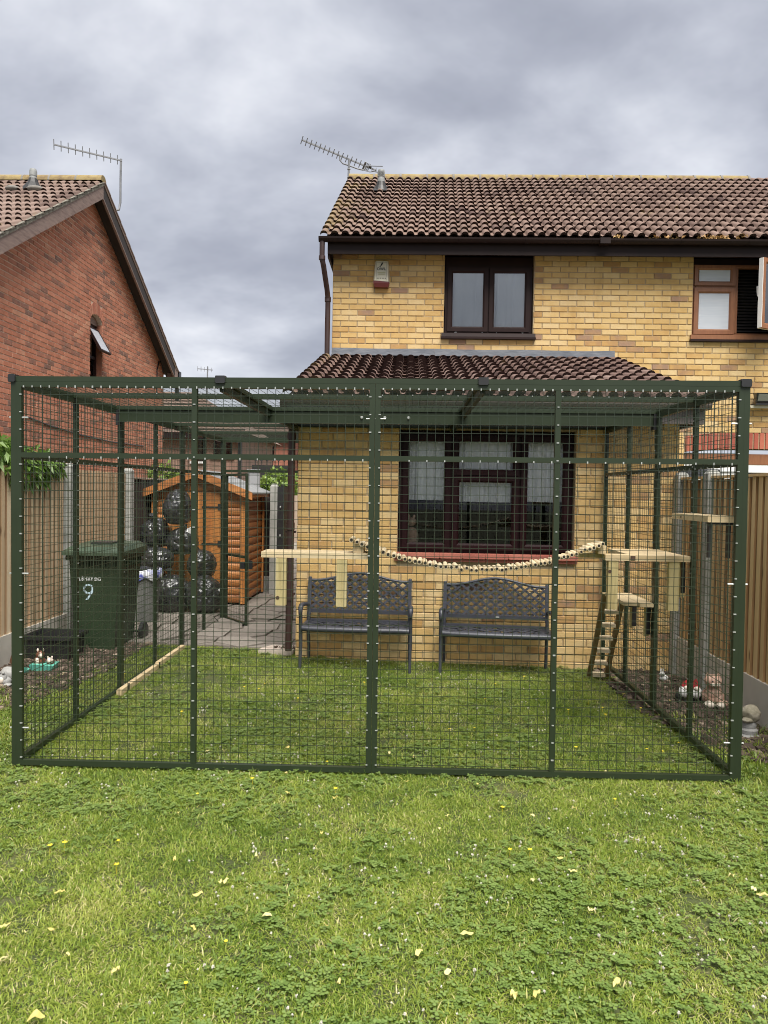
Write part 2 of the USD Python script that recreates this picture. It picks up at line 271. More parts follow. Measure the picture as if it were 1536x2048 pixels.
FENCER = M('golden_fence_board', [(0.17, 0.088, 0.036), (0.33, 0.19, 0.08), (0.61, 0.41, 0.195), (0.71, 0.51, 0.26), (0.76, 0.58, 0.34)], 0.8, 2.2, 6, stretch=(9, 9, 0.7), knots=(7, 7, 2.2), tone=0.66, bump=0.0016, bscale=20, bstretch=(9, 9, .5))
FENCEP = M('pale_grey_fence_board', [(0.36, 0.28, 0.21), (0.52, 0.43, 0.34)], 0.85, 2.2, 6, stretch=(9, 9, 0.7), tone=0.4)
CONC = M('concrete_gravel_board', [(0.34, 0.315, 0.27), (0.47, 0.44, 0.38), (0.56, 0.53, 0.465)], 0.85, 2.6, 7, tone=0.15, bump=0.0015, bscale=120)
CONCG = M('grey_concrete_post', [(0.20, 0.20, 0.18), (0.32, 0.32, 0.29), (0.40, 0.39, 0.36)], 0.9, 6, 8, tone=0.15, bump=0.003, bscale=90)
PINE = M('pale_pine', [(0.36, 0.25, 0.12), (0.55, 0.43, 0.25), (0.64, 0.53, 0.34)], 0.65, 2.0, 5, stretch=(1.2, 14, 14), tone=0.25, bump=0.0008, bscale=30)
PINEV = M('treated_pine_upright', [(0.24, 0.18, 0.065), (0.44, 0.36, 0.17), (0.53, 0.455, 0.255)], 0.65, 2.4, 5, stretch=(14, 14, 1.0), tone=0.25, bump=0.0008, bscale=30)
KNOT = M('wood_knot', [(0.05, 0.025, 0.015), (0.09, 0.05, 0.03)], 0.7, 60)
BAMB = M('pale_wood_roller', [(0.52, 0.40, 0.22), (0.68, 0.56, 0.36), (0.74, 0.64, 0.46)], 0.6, 8, tone=0.5)
BAMBIN = M('roller_bore', [(0.025, 0.02, 0.015)], 0.9)
SHEDW = M('orange_shed_board', [(0.22, 0.075, 0.022), (0.37, 0.14, 0.038), (0.50, 0.225, 0.07)], 0.5, 2.0, 6, stretch=(1.0, 1.0, 6), tone=0.35, bump=0.001, bscale=30)
SHEDV = M('orange_shed_door_board', [(0.30, 0.10, 0.026), (0.47, 0.185, 0.045), (0.60, 0.28, 0.085)], 0.5, 2.0, 6, stretch=(9, 9, 0.7), knots=(7, 7, 2.5), tone=0.3, bump=0.001, bscale=30)
FELT = M('grey_roof_felt', [(0.16, 0.17, 0.175), (0.26, 0.265, 0.27)], 0.9, 20)
IRON = M('black_iron', [(0.012, 0.012, 0.012), (0.025, 0.024, 0.023)], 0.5, 20)
BENCHM = M('charcoal_bench_paint', [(0.032, 0.034, 0.044), (0.052, 0.055, 0.068)], 0.42, 14, tone=0.2)
BAGM = M('black_bag_plastic', [(0.014, 0.015, 0.0165), (0.028, 0.029, 0.032)], 0.31, 3, spec=0.8, bump=0.004, bscale=5, bstretch=(1, 1, .4), rvar=0.05)
BINM = M('green_bin_plastic', [(0.015, 0.030, 0.0135), (0.025, 0.044, 0.020)], 0.45, 5, bump=0.0006, bscale=200)
BINLID = M('green_bin_lid', [(0.020, 0.038, 0.020), (0.034, 0.055, 0.032), (0.075, 0.10, 0.068)], 0.4, 5)
DUSTB = M('grey_dustbin_plastic', [(0.10, 0.105, 0.10), (0.17, 0.17, 0.16)], 0.5, 3, 5, stretch=(3, 3, .5))
LINER = M('white_bin_liner', [(0.10, 0.12, 0.45), (0.62, 0.64, 0.70), (0.75, 0.76, 0.78)], 0.45, 9, contrast=2.0)
STONE = M('crazy_paving_stone', [(0.13, 0.112, 0.094), (0.20, 0.175, 0.148), (0.27, 0.24, 0.207)], 0.85, 3.5, 7, tone=0.45, bump=0.004, bscale=40)
PAVJ = M('paving_joint', [(0.10, 0.085, 0.07), (0.17, 0.15, 0.12)], 0.95, 12, bump=0.004, bscale=60)
SLABM = M('pale_slab', [(0.40, 0.33, 0.27), (0.55, 0.47, 0.40)], 0.85, 9, 6, bump=0.003)
SOIL = M('garden_soil', [(0.030, 0.021, 0.015), (0.055, 0.040, 0.029), (0.085, 0.063, 0.047)], 0.95, 14, 8, bump=0.02, bscale=40)
CHIP = M('bark_chips', [(0.028, 0.018, 0.013), (0.06, 0.042, 0.030), (0.12, 0.085, 0.06), (0.36, 0.29, 0.22)], 0.9, 3, tone=0.9)
EARTH = M('far_ground', [(0.09, 0.10, 0.05), (0.14, 0.14, 0.08)], 0.95, 0.5)
TURF = M('lawn_turf', [(0.030, 0.042, 0.010), (0.055, 0.068, 0.017), (0.10, 0.09, 0.035)], 0.95, 5, 8, bump=0.01, bscale=60)
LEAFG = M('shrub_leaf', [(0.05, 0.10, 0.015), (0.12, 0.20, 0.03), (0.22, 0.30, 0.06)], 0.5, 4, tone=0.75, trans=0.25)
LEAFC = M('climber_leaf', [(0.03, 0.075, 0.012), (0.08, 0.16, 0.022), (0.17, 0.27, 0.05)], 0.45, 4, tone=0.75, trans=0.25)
BARK = M('stem_bark', [(0.06, 0.045, 0.03), (0.13, 0.10, 0.07)], 0.9, 20)
YLEAF = M('fallen_yellow_leaf', [(0.50, 0.38, 0.08), (0.66, 0.56, 0.20), (0.70, 0.64, 0.36)], 0.55, 40, tone=0.7, trans=0.15)
DEADLEAF = M('dry_brown_leaf', [(0.24, 0.12, 0.035), (0.46, 0.28, 0.10), (0.60, 0.42, 0.20)], 0.7, 30, tone=0.7)
CLOVERF = M('clover_blossom', [(0.38, 0.34, 0.27), (0.66, 0.64, 0.56)], 0.8, 90, tone=0.5)
YFLOW = M('yellow_petal', [(0.72, 0.52, 0.02), (0.80, 0.62, 0.04)], 0.6, 40)
CLOVL = M('clover_leaf', [(0.095, 0.155, 0.030), (0.150, 0.225, 0.048), (0.22, 0.29, 0.085)], 0.5, 5, tone=0.6, trans=0.2)
TERRA = M('brown_glazed_ornament', [(0.10, 0.038, 0.022), (0.22, 0.085, 0.05)], 0.35, 20)
TURQ = M('turquoise_glaze', [(0.08, 0.36, 0.27), (0.16, 0.48, 0.38)], 0.3, 12)
CREAMG = M('cream_glaze', [(0.62, 0.52, 0.42), (0.74, 0.68, 0.58)], 0.4, 20)
STONEO = M('mossy_stone_ornament', [(0.12, 0.11, 0.065), (0.27, 0.245, 0.18), (0.42, 0.38, 0.31)], 0.9, 16, 7, bump=0.004, bscale=60)
GREYO = M('grey_stone_ornament', [(0.20, 0.20, 0.19), (0.34, 0.335, 0.32)], 0.85, 20, bump=0.003)
PINKO = M('pink_terracotta_cat', [(0.34, 0.18, 0.12), (0.52, 0.33, 0.25), (0.62, 0.47, 0.38)], 0.7, 9, 5)
REDO = M('red_painted_hat', [(0.30, 0.018, 0.025), (0.40, 0.035, 0.04)], 0.45, 20)
WHITEO = M('white_painted_ornament', [(0.60, 0.60, 0.57), (0.78, 0.78, 0.76)], 0.5, 14)
PALEPAN = M('pale_grey_panel', [(0.32, 0.33, 0.34), (0.40, 0.41, 0.42)], 0.6, 2)
DBLUE = M('dark_grey_cover', [(0.035, 0.038, 0.045), (0.06, 0.063, 0.07)], 0.5, 8)

def ground_z(x, y):
    t = np.clip((np.asarray(y, float) - 4.3) / 2.9, 0, 1)
    return (1 - t) * (0.008 * np.clip(x, -4, 4)) + t * (-0.018 * (np.clip(x, -3.6, 3) + 1)) - 0.012


def sheet(name, poly, lift, mat, kind='structure', step=0.25, bumpy=0.0, parent='/World', label=None, cat=None):
    """A ground sheet: the polygon gridded and laid on the ground's height."""
    x0, y0, x1, y1 = poly.bounds; b = MB()
    xs = np.arange(x0, x1 + step, step); ys = np.arange(y0, y1 + step, step)
    for i in range(len(xs) - 1):
        for j in range(len(ys) - 1):
            c = sbox(xs[i], ys[j], xs[i + 1], ys[j + 1])
            g = c if poly.contains(c) else poly.intersection(c)
            for q in getattr(g, 'geoms', [g]):
                if q.geom_type != 'Polygon' or q.area < 1e-5: continue
                if q is c: v = np.array([(xs[i], ys[j]), (xs[i + 1], ys[j]), (xs[i + 1], ys[j + 1]), (xs[i], ys[j + 1])]); f = [(0, 1, 2), (0, 2, 3)]
                else: v, f = trimesh.creation.triangulate_polygon(q, engine='earcut')
                z = ground_z(v[:, 0], v[:, 1]) + lift
                if bumpy: z = z + bumpy * (meshkit.fbm(np.stack([v[:, 0] * 3, v[:, 1] * 3, 0 * z], 1), 3, 5) - 0.5)
                b.add(np.column_stack([v, z]), f)
    return b.build(parent, name, mat, kind=kind, label=label, cat=cat)


# ------------------------------------------------------------------ ground
b = MB(); b.add([(-260, -60, -0.12), (260, -60, -0.12), (260, 420, -0.12), (-260, 420, -0.12)], [(0, 1, 2, 3)]); b.build('/World', 'ground', EARTH, kind='structure')
LAWN = Polygon([(-9, -4), (9, -4), (9, 3.2), (2.75, 3.9), (2.25, 4.55), (2.02, 4.95), (1.90, 5.6), (1.87, 7.24), (-1.08, 7.24), (-1.1, 7.36), (-1.42, 7.38), (-1.45, 7.5), (-2.62, 7.5), (-2.66, 6.6), (-2.8, 5.7), (-3.0, 5.25), (-3.3, 4.9), (-9, 4.6)])
BEDR = Polygon([(1.80, 7.24), (2.58, 7.24), (2.58, 4.0), (2.4, 4.35), (2.1, 4.8), (1.86, 5.5)])
BEDL = Polygon([(-3.54, 7.5), (-2.58, 7.5), (-2.62, 6.6), (-2.74, 5.7), (-2.95, 5.2), (-3.3, 4.7), (-3.54, 4.6)])
sheet('lawn', LAWN, 0.0, TURF)
sheet('soil_bed', BEDR, 0.006, SOIL, step=0.08, bumpy=0.03)
sheet('soil_bed', BEDL, 0.006, SOIL, step=0.08, bumpy=0.03)

# crazy paving: irregular stones from a Voronoi split, each with its own edges
PATIO = sbox(-3.54, 7.49, -1.08, 19.0)
pb = sheet('patio', PATIO, 0.004, PAVJ, step=1.0)
from scipy.spatial import Voronoi
prng = np.random.default_rng(21)
seeds = np.array([(x + prng.uniform(-.16, .16), y + prng.uniform(-.16, .16)) for x in np.arange(-4.2, 0, .40) for y in np.arange(7.0, 20.2, .44)])
vor = Voronoi(seeds)
PATH_AREA = sbox(-3.53, 7.5, -1.09, 19)
for i, ri in enumerate(vor.point_region):
    reg = vor.regions[ri]
    if -1 in reg or not reg: continue
    g = Polygon(vor.vertices[reg]).intersection(PATH_AREA)
    if g.is_empty or g.geom_type != 'Polygon' or g.area < .01: continue
    if g.centroid.y > 12.2 and prng.random() < 2: pass
    g = g.buffer(-0.012, join_style=1).simplify(.006)
    if g.is_empty or g.geom_type != 'Polygon' or g.area < .006: continue
    zt = float(ground_z(g.centroid.x, min(g.centroid.y, 7.4))) + 0.020 + prng.uniform(-.004, .005)
    tilt = prng.normal(0, .006, 2); c0 = np.array([g.centroid.x, g.centroid.y])
    q = MB().poly(g, 0.03, lambda a: np.column_stack([a[:, 0], a[:, 1], a[:, 2] - 0.03 + zt + (a[:, :2] - c0) @ tilt]), tone=prng.uniform(0, 1))
    q.build(pb, 'paving_stone', STONE)

# ------------------------------------------------------------------ brick and tile laying
def brick_list(u0, u1, z0, z1, holes, P, tones, keep=None, off=0.0, seed=1, bw=0.225, bh=0.075, joint=0.010):
    g = np.random.default_rng(seed); out = []
    for r in range(int(math.floor(z0 / bh)), int(math.ceil(z1 / bh))):
        za, zb = r * bh + joint / 2, (r + 1) * bh - joint / 2
        if za < z0 - .03 or zb > z1 + .03: continue
        k = math.floor((u0 - off) / bw) - 1
        while True:
            a = off + k * bw + (bw / 2 if r % 2 else 0) + joint / 2 + g.uniform(-.0025, .0025); c = a + bw - joint; k += 1
            if a > u1: break
            segs = [(max(a, u0), min(c, u1))]
            for h in holes:
                if min(zb, h[3]) - max(za, h[2]) > 0.012:
                    segs = [t for s0, s1 in segs for t in ((s0, min(s1, h[0] - .003)), (max(s0, h[1] + .003), s1)) if t[1] - t[0] > .02]
            for s0, s1 in segs:
                if s1 - s0 < .02 or (keep and not keep((s0 + s1) / 2, (za + zb) / 2)): continue
                d = 0.008 + g.normal(0, .0012); e = .0035
                v = [P(s0, za, 0), P(s1, za, 0), P(s1, zb, 0), P(s0, zb, 0), P(s0 + e, za + e, d), P(s1 - e, za + e, d), P(s1 - e, zb - e, d), P(s0 + e, zb - e, d)]
                out.append((v, tones(g)))
    return out


BRICKF = [(4, 5, 6, 7), (0, 1, 5, 4), (1, 2, 6, 5), (2, 3, 7, 6), (3, 0, 4, 7)]


def lay(parent, recs, mat, nparts, name='brick', faces=BRICKF):
    """The nearest nparts pieces become parts of their own; the rest is one joined part."""
    recs = sorted(recs, key=lambda r: np.linalg.norm(np.mean(r[0], 0) - [0, 0, EYE]))
    for v, t in recs[:nparts]: MB().add(v, faces, t).build(parent, name, mat)
    if recs[nparts:]:
        m = MB()
        for v, t in recs[nparts:]: m.add(v, faces, t)
        m.build(parent, name + 's', mat, kind='stuff')


def ytone(g):
    k = g.random(); return g.uniform(.48, .95) if k < .76 else g.uniform(.22, .48) if k < .93 else g.uniform(0, .2)


def rtone(g):
    k = g.random(); return g.uniform(.35, .85) if k < .8 else g.uniform(.05, .3)


def profile(p, h):
    """Two rolls and two pans across one tile of width 2p."""
    a = np.linspace(0, np.pi, 7); P = []
    for k in (0, 1):
        P += [(k * p + .345 * p * (1 - math.cos(t)), h * math.sin(t) ** .9 if 0 < t < np.pi - 1e-6 else 0.0) for t in a] + [(k * p + .845 * p, -.005)]
    return P + [(2 * p, 0.0)]


NP_ = len(profile(.14, .05))


def tile_rec(org, ux, us, n, u, s, gauge, tone, lift=0.036, th=0.027, pr=None):
    org, ux, us, n = (np.asarray(q, float) for q in (org, ux, us, n)); V = []
    for (pu, pn) in pr: V.append(org + ux * (u + pu) + us * s + n * (pn + lift))
    for (pu, pn) in pr: V.append(org + ux * (u + pu) + us * (s + gauge * 1.12) + n * (pn + .001))
    for (pu, pn) in pr: V.append(org + ux * (u + pu) + us * s + n * (pn + lift))
    for (pu, pn) in pr: V.append(org + ux * (u + pu) + us * (s + .020) + n * (pn * .74 + lift - th))
    return (V, np.concatenate([np.full(2 * NP_, tone), np.full(2 * NP_, -.12 + .2 * (tone - .5))]))


m_ = NP_
TILEF = [(i, i + 1, m_ + i + 1, m_ + i) for i in range(m_ - 1)] + [(3 * m_ + i, 3 * m_ + i + 1, 2 * m_ + i + 1, 2 * m_ + i) for i in range(m_ - 1)]


def lay_tiles(parent, org, ux, us, n, cols, rows, gauge, nparts, mat, seed, p=.1405, h=.046, jit=.003, skew=0.0):
    g = np.random.default_rng(seed); recs = []; pr = profile(p, h)
    for r in range(rows):
        dn = g.normal(0, .0015)
        for c in range(cols):
            recs.append(tile_rec(org, ux, us, n, c * 2 * p + skew * r / rows + g.normal(0, jit * .25), r * gauge + g.normal(0, jit * .7), gauge, float(np.clip(g.normal(.52, .13), .1, 1)), lift=.036 + dn + g.normal(0, .0016), pr=pr))
    recs = sorted(recs, key=lambda q: np.linalg.norm(np.mean(q[0], 0) - [0, 0, EYE]))
    for v, t in recs[:nparts]: MB().add(v, TILEF, t).build(parent, 'roof_tile', mat, smooth=True)
    if recs[nparts:]:
        m = MB()
        for v, t in recs[nparts:]: m.add(v, TILEF, t)
        m.build(parent, 'roof_tiles', mat, smooth=True, kind='stuff')
    return len(recs)


def yplane(y0): return lambda a: np.column_stack([a[:, 0], y0 + a[:, 2], a[:, 1]])
def xplane(x0): return lambda a: np.column_stack([x0 - a[:, 2], a[:, 0], a[:, 1]])


def rect(h): return sbox(h[0], h[2], h[1], h[3])


# ------------------------------------------------------------------ the yellow brick house
H = thing('brick_house', 'yellow brick two-storey house with brown pantiled roof and lean-to extension behind the green enclosure', 'house', (2.5, 10.15, 0))
Y1, Y2 = 10.15, 7.25
WA, WB, DOOR = (0.445, 1.635, 3.69, 4.80), (3.735, 5.30, 3.69, 4.80), (3.685, 5.95, -0.2, 2.22)
WE = (-0.088, 1.607, 0.955, 2.222)
arch = Polygon([(3.685, -.2), (5.95, -.2), (5.95, 2.205)] + [(4.8175 + 1.1325 * math.cos(t), 2.205 + .06 * math.sin(t)) for t in np.linspace(0, math.pi, 15)] + [(3.685, 2.205)])
main_poly = sbox(-1.055, -.2, 7.5, 4.80).difference(rect(WA)).difference(rect(WB)).difference(arch)
w1 = MB().poly(main_poly, 0.25, yplane(Y1)).build(H, 'wall', MORT)
ext_poly = sbox(-1.065, -.25, 2.58, 2.33).difference(rect(WE))
w2 = MB().poly(ext_poly, 0.22, yplane(Y2))
w2.box(-1.065, -.85, Y2 + .221, 10.148, -.25, 2.33); w2.box(2.36, 2.58, Y2 + .221, 10.148, -.25, 2.33)
w2 = w2.build(H, 'wall', MORT)
g1 = MB().box(-1.055, -.83, 10.401, 16.0, -.2, 4.8); g1.poly(Polygon([(10.401, 4.801), (15.7, 4.801), (13.0, 6.5)]), .22, lambda a: np.column_stack([-1.055 + a[:, 2], a[:, 0], a[:, 1]])); g1.build(H, 'wall', YB)
b1 = brick_list(-1.055, 5.7, 1.75, 4.78, [WA, WB, (3.685, 5.95, -1, 2.46)], lambda u, z, d: (u, Y1 - d, z), ytone, keep=lambda u, z: u > 2.60 or z > 3.40, off=-1.055, seed=3)
b2 = brick_list(-1.065, 2.58, -0.16, 2.32, [WE], lambda u, z, d: (u, Y2 - d, z), ytone, off=-1.065 - .11, seed=4)
lay(w2, b2, YB, 300)
lay(w1, b1, YB, 0)
# red soldier arch over the neighbour's patio door
sr = np.random.default_rng(5)
for i in range(26):
    t0 = 3.685 + i * .075; c = t0 + .0375
    if c > 5.6: break
    zb = 2.205 + .06 * math.sin(math.acos(np.clip((c - 4.8175) / 1.1325, -1, 1))); zt = zb + .215
    MB().add([(t0 + .006, Y1 - .001, zb), (t0 + .067, Y1 - .001, zb), (t0 + .067, Y1 - .001, zt), (t0 + .006, Y1 - .001, zt), (t0 + .010, Y1 - .012, zb + .003), (t0 + .063, Y1 - .012, zb + .003), (t0 + .063, Y1 - .012, zt - .003), (t0 + .010, Y1 - .012, zt - .003)], BRICKF, sr.uniform(0, 1)).build(w1, 'arch_brick', ARCHB)

# main roof
EA, RI = np.array([0, 9.80, 4.905]), np.array([0, 13.0, 6.965])
us = (RI - EA) / np.linalg.norm(RI - EA); nn = np.array([0, -us[2], us[1]]); ux = np.array([1.0, 0, 0])
SL = np.linalg.norm(RI - EA)
ro = MB().add([(-1.12, 9.82, 4.895), (7.5, 9.82, 4.895), (7.5, 13.0, 6.94), (-1.09, 13.0, 6.94), (-1.09, 16.2, 4.895), (7.5, 16.2, 4.895)], [(0, 1, 2, 3), (3, 2, 5, 4)])
roof1 = ro.build(H, 'roof', TILE)
lay_tiles(roof1, EA + [-1.195, 0, 0], ux, us, nn, 28, 15, SL / 15, 132, TILE, 11, skew=.09)
x = -1.11; k = 0; rr = np.random.default_rng(6)
while x < 5.6:
    a = np.linspace(-.15, np.pi + .15, 9); V = []
    for xx, rad in ((x + .012, .105), (x + .43, .10)):
        V += [(xx, 13.0 + rad * math.cos(t), 6.945 + rad * math.sin(t) * .95) for t in a]
    MB().add(V, [(i, i + 1, 9 + i + 1, 9 + i) for i in range(8)] + [(0, i, i + 1) for i in range(1, 8)], rr.uniform(.1, 1)).build(roof1, 'ridge_tile', RIDGE, smooth=30)
    V = [(xx, 13.0 + .106 * math.cos(t), 6.945 + .103 * math.sin(t)) for xx in (x + .425, x + .462) for t in a]
    MB().add(V, [(i, i + 1, 9 + i + 1, 9 + i) for i in range(8)]).build(roof1, 'ridge_joint', RJOINT, smooth=30)
    x += .45; k += 1
vp = MB().lathe([(.060, 0), (.060, .22), (.054, .23), (.054, .25), (.060, .255), (.060, .33), (.05, .365), (.02, .375), (0, .376)], (-.515, 12.17, 6.40), 16); vp.build(roof1, 'vent_pipe', GREYPIPE, smooth=40)
vb = MB().lathe([(.15, -.06), (.12, .02), (.085, .10), (.068, .17)], (-.515, 12.17, 6.40), 16); vb.add([(-.64, 11.98, 6.37), (-.39, 11.98, 6.37), (-.39, 12.26, 6.55), (-.64, 12.26, 6.55)], [(0, 1, 2, 3)]); vb.build(roof1, 'vent_flashing', IRON)
for i in range(6): MB().box(-.560 + i * .017, -.554 + i * .017, 12.10, 12.112, 6.665, 6.73).build(roof1, 'vent_slot', BLACKPL)

# eaves
MB().box(-1.10, 7.5, 9.855, 9.88, 4.705, 4.905).build(H, 'fascia', BROWNPL)
MB().box(-1.10, 7.5, 9.881, 10.149, 4.785, 4.80).build(H, 'soffit', BROWNPL)
MB().box(-1.10, -1.075, 9.881, 10.6, 4.66, 4.92).build(H, 'eaves_end_box', BROWNPL)


def gutter(x0, x1, yc, zt, r, name='gutter', mat=BROWNPL):
    a = np.linspace(np.pi, 2 * np.pi, 9); V = []
    for xx in (x0, x1):
        V += [(xx, yc + r * math.cos(t), zt + r * math.sin(t) * 1.05) for t in a]
    for xx in (x0, x1):
        V += [(xx, yc + (r - .006) * math.cos(t), zt + (r - .006) * math.sin(t)) for t in a]
    F = [(i, i + 1, 9 + i + 1, 9 + i) for i in range(8)] + [(18 + i, 18 + i + 1, 27 + i + 1, 27 + i) for i in range(8)] + [(0, 9, 27, 18), (8, 17, 35, 26)]
    m = MB().add(V, F)
    for xx in (x0, x1): m.add([(xx, yc, zt)] + [(xx, yc + r * math.cos(t), zt + r * math.sin(t) * 1.05) for t in a], [(0, i, i + 1) for i in range(1, 9)])
    gp = m.build(H, name, mat)
    for xx in np.arange(x0 + .12, x1, .85 if r > .05 else 1.0):
        c = MB(); ring = [(yc + (r + .004) * math.cos(t), zt + (r + .004) * math.sin(t) * 1.05) for t in a]
        V = [(q, yy, zz) for q in (xx - .011, xx + .011) for yy, zz in ring]
        c.add(V, [(i, i + 1, 9 + i + 1, 9 + i) for i in range(8)]).build(gp, 'gutter_bracket', mat)
    return gp


gutter(-1.21, 2.45, 9.795, 4.895, .056); gutter(2.47, 7.4, 9.795, 4.893, .058)
MB().box(2.40, 2.53, 9.73, 9.86, 4.827, 4.90).build(H, 'gutter_joint', BROWNPL)
dp = MB().tube([(-1.165, 9.80, 4.85), (-1.165, 9.80, 4.62), (-1.15, 9.84, 4.55), (-1.115, 10.03, 4.26), (-1.112, 10.085, 4.17), (-1.112, 10.085, 4.0), (-1.112, 10.085, 3.3)], .035, 10)
dp.tube([(-1.112, 10.085, 4.20), (-1.112, 10.085, 4.14)], .042, 10); dp.tube([(-1.165, 9.80, 4.66), (-1.165, 9.80, 4.61)], .042, 10)
dp.build(H, 'downpipe', DOWNP, smooth=40)
dl = MB(); dlr = np.random.default_rng(31)
for i in range(120):
    xx = dlr.choice([2.62, 3.05, 3.18, 3.30, 3.75, 3.85, 3.98, 4.15, 4.75, 4.85, 5.0]) + dlr.normal(0, .06); s = dlr.uniform(.015, .035)
    ax = trimesh.transformations.random_rotation_matrix(dlr.random(3))[:3, :3]
    q = np.array([(-s, -s * .5, 0), (0, -s * .6, s * .2), (s, 0, 0), (0, s * .6, s * .2)]) @ ax.T + [xx, 9.77 + dlr.normal(0, .012), 4.905 + abs(dlr.normal(0, .022))]
    dl.add(q, [(0, 1, 2), (0, 2, 3)], dlr.random())
data(stage.GetPrimAtPath(dl.build('/World', 'dead_leaves', DEADLEAF, kind='stuff')), 'dry brown leaves caught along the right-hand roof gutter', 'leaves')

# extension roof
PALEF = M('pale_grey_fascia', [(0.20, 0.21, 0.205), (0.29, 0.30, 0.295)], 0.5, 4)
SOFF = M('pale_grey_soffit', [(0.30, 0.29, 0.28), (0.38, 0.37, 0.36)], 0.7, 5)
E0, E1 = np.array([0, 6.86, 2.475]), np.array([0, 10.09, 3.40]); us2 = (E1 - E0) / np.linalg.norm(E1 - E0); n2 = np.array([0, -us2[2], us2[1]]); S2 = np.linalg.norm(E1 - E0)
roof2 = MB().add([(-1.14, 6.90, 2.46), (2.72, 6.90, 2.46), (2.72, 10.13, 3.385), (-1.14, 10.13, 3.385)], [(0, 1, 2, 3)]).build(H, 'roof', TILE2)
lay_tiles(roof2, E0 + [-1.16, 0, 0], ux, us2, n2, 14, 12, S2 / 12, 168, TILE2, 12)
MB().box(-1.17, 2.24, 6.945, 6.975, 2.285, 2.468).build(H, 'fascia', PALEF, label='pale grey fascia under the extension roof')
MB().box(2.241, 2.70, 6.94, 6.975, 2.28, 2.468).build(H, 'fascia', BROWNFASC)
MB().box(-1.17, 2.70, 6.976, 7.235, 2.305, 2.32).build(H, 'soffit', SOFF)
MB().box(-1.17, -1.075, 6.976, 10.1, 2.25, 2.44).add([(-1.171, 6.976, 2.44), (-1.171, 10.1, 3.36), (-1.171, 10.1, 2.44)], [(0, 1, 2)]).build(H, 'verge_board', BROWNFASC)
MB().box(2.66, 2.70, 6.976, 10.14, 2.28, 2.46).add([(2.70, 6.976, 2.46), (2.70, 10.14, 3.37), (2.70, 10.14, 2.46)], [(0, 1, 2)]).build(H, 'verge_board', BROWNFASC)
fl = MB(); fx = [-1.05, .33, 1.75, 2.725]; frng = np.random.default_rng(8)
for i in range(3):
    b = MB(); xs = np.linspace(fx[i] + (.0 if i == 0 else .002), fx[i + 1], 9)
    V = [(xx, 10.128 + frng.uniform(0, .006), 3.535 + .004 * math.sin(xx * 5)) for xx in xs] + [(xx, 10.115 + frng.uniform(0, .008), 3.41) for xx in xs] + [(xx, 9.99, 3.40 + .02) for xx in xs]
    b.add(V, [(j, j + 1, 9 + j + 1, 9 + j) for j in range(8)] + [(9 + j, 9 + j + 1, 18 + j + 1, 18 + j) for j in range(8)]).build(H, 'flashing', LEAD)
gutter(-1.18, 2.72, 6.885, 2.462, .052, mat=BROWNFASC)
d2 = MB().tube([(-1.155, 6.885, 2.42), (-1.155, 6.90, 2.36), (-1.135, 7.10, 2.29), (-1.118, 7.185, 2.24), (-1.118, 7.19, 2.15), (-1.122, 7.19, .06)], .034, 12)
for z in (2.17, 1.30, .62): d2.tube([(-1.12, 7.19, z), (-1.12, 7.19, z - .07)], .041, 12)
d2.build(H, 'downpipe', DOWNP, smooth=40)
for z in (1.20, .60): MB().box(-1.17, -1.07, 7.205, 7.24, z, z + .02).build(H, 'pipe_clip', DOWNP)


# ------------------------------------------------------------------ windows
def frame_rect(mb, x0, x1, z0, z1, w, y0, y1, bev=0.012):
    """A mitred rectangular frame of width w, with a sloped inner edge."""
    o = [(x0, z0), (x1, z0), (x1, z1), (x0, z1)]; i = [(x0 + w, z0 + w), (x1 - w, z0 + w), (x1 - w, z1 - w), (x0 + w, z1 - w)]
    c = [(x0 + w - bev, z0 + w - bev), (x1 - w + bev, z0 + w - bev), (x1 - w + bev, z1 - w + bev), (x0 + w - bev, z1 - w + bev)]
    V = [(x, y0, z) for x, z in o] + [(x, y0, z) for x, z in c] + [(x, y0 + bev, z) for x, z in i] + [(x, y1, z) for x, z in i] + [(x, y1, z) for x, z in o]
    F = []
    for k in range(4):
        n = (k + 1) % 4
        for a in range(4): F.append((a * 4 + k, a * 4 + n, (a + 1) * 4 + n, (a + 1) * 4 + k))
        F.append((16 + k, 16 + n, n, k))
    return mb.add(V, F)


def curtain(name, x0, x1, z0, z1, y, label, folds=7, amp=.018, seed=0, grp=None):
    g = np.random.default_rng(seed); n = 64; xs = np.linspace(x0, x1, n); ph = np.interp(np.arange(n), np.linspace(0, n - 1, 9), np.cumsum(g.uniform(.35, 1.65, 9))); ph = (ph - ph[0]) / (ph[-1] - ph[0]) * folds * 2 * np.pi
    yy = y + amp * np.sin(ph) + amp * .4 * np.sin(ph * 2.3 + 1); V = []
    for r in range(7):
        t = r / 6; z = z1 + (z0 - z1) * t
        for i in range(n): V.append((xs[i] + .006 * math.sin(ph[i] * .5 + t * 2), y + (yy[i] - y) * (.45 + .55 * t), z + (.008 * math.sin(ph[i] * .37 + seed) if r == 6 else 0)))
    F = [(r * n + i, r * n + i + 1, (r + 1) * n + i + 1, (r + 1) * n + i) for r in range(6) for i in range(n - 1)]
    p = thing(name, label, 'curtain', (x0, y, z0), group=grp)
    MB().add(V, F).build(p, 'net', CURT, smooth=True)
    hem = MB(); hem.add([(x, yv, zz) for zz in (z0 + .012, z0 - .006) for x, yv in zip(xs, yy - .002)], [(i, i + 1, n + i + 1, n + i) for i in range(n - 1)]); hem.build(p, 'hem', CURT, smooth=True)


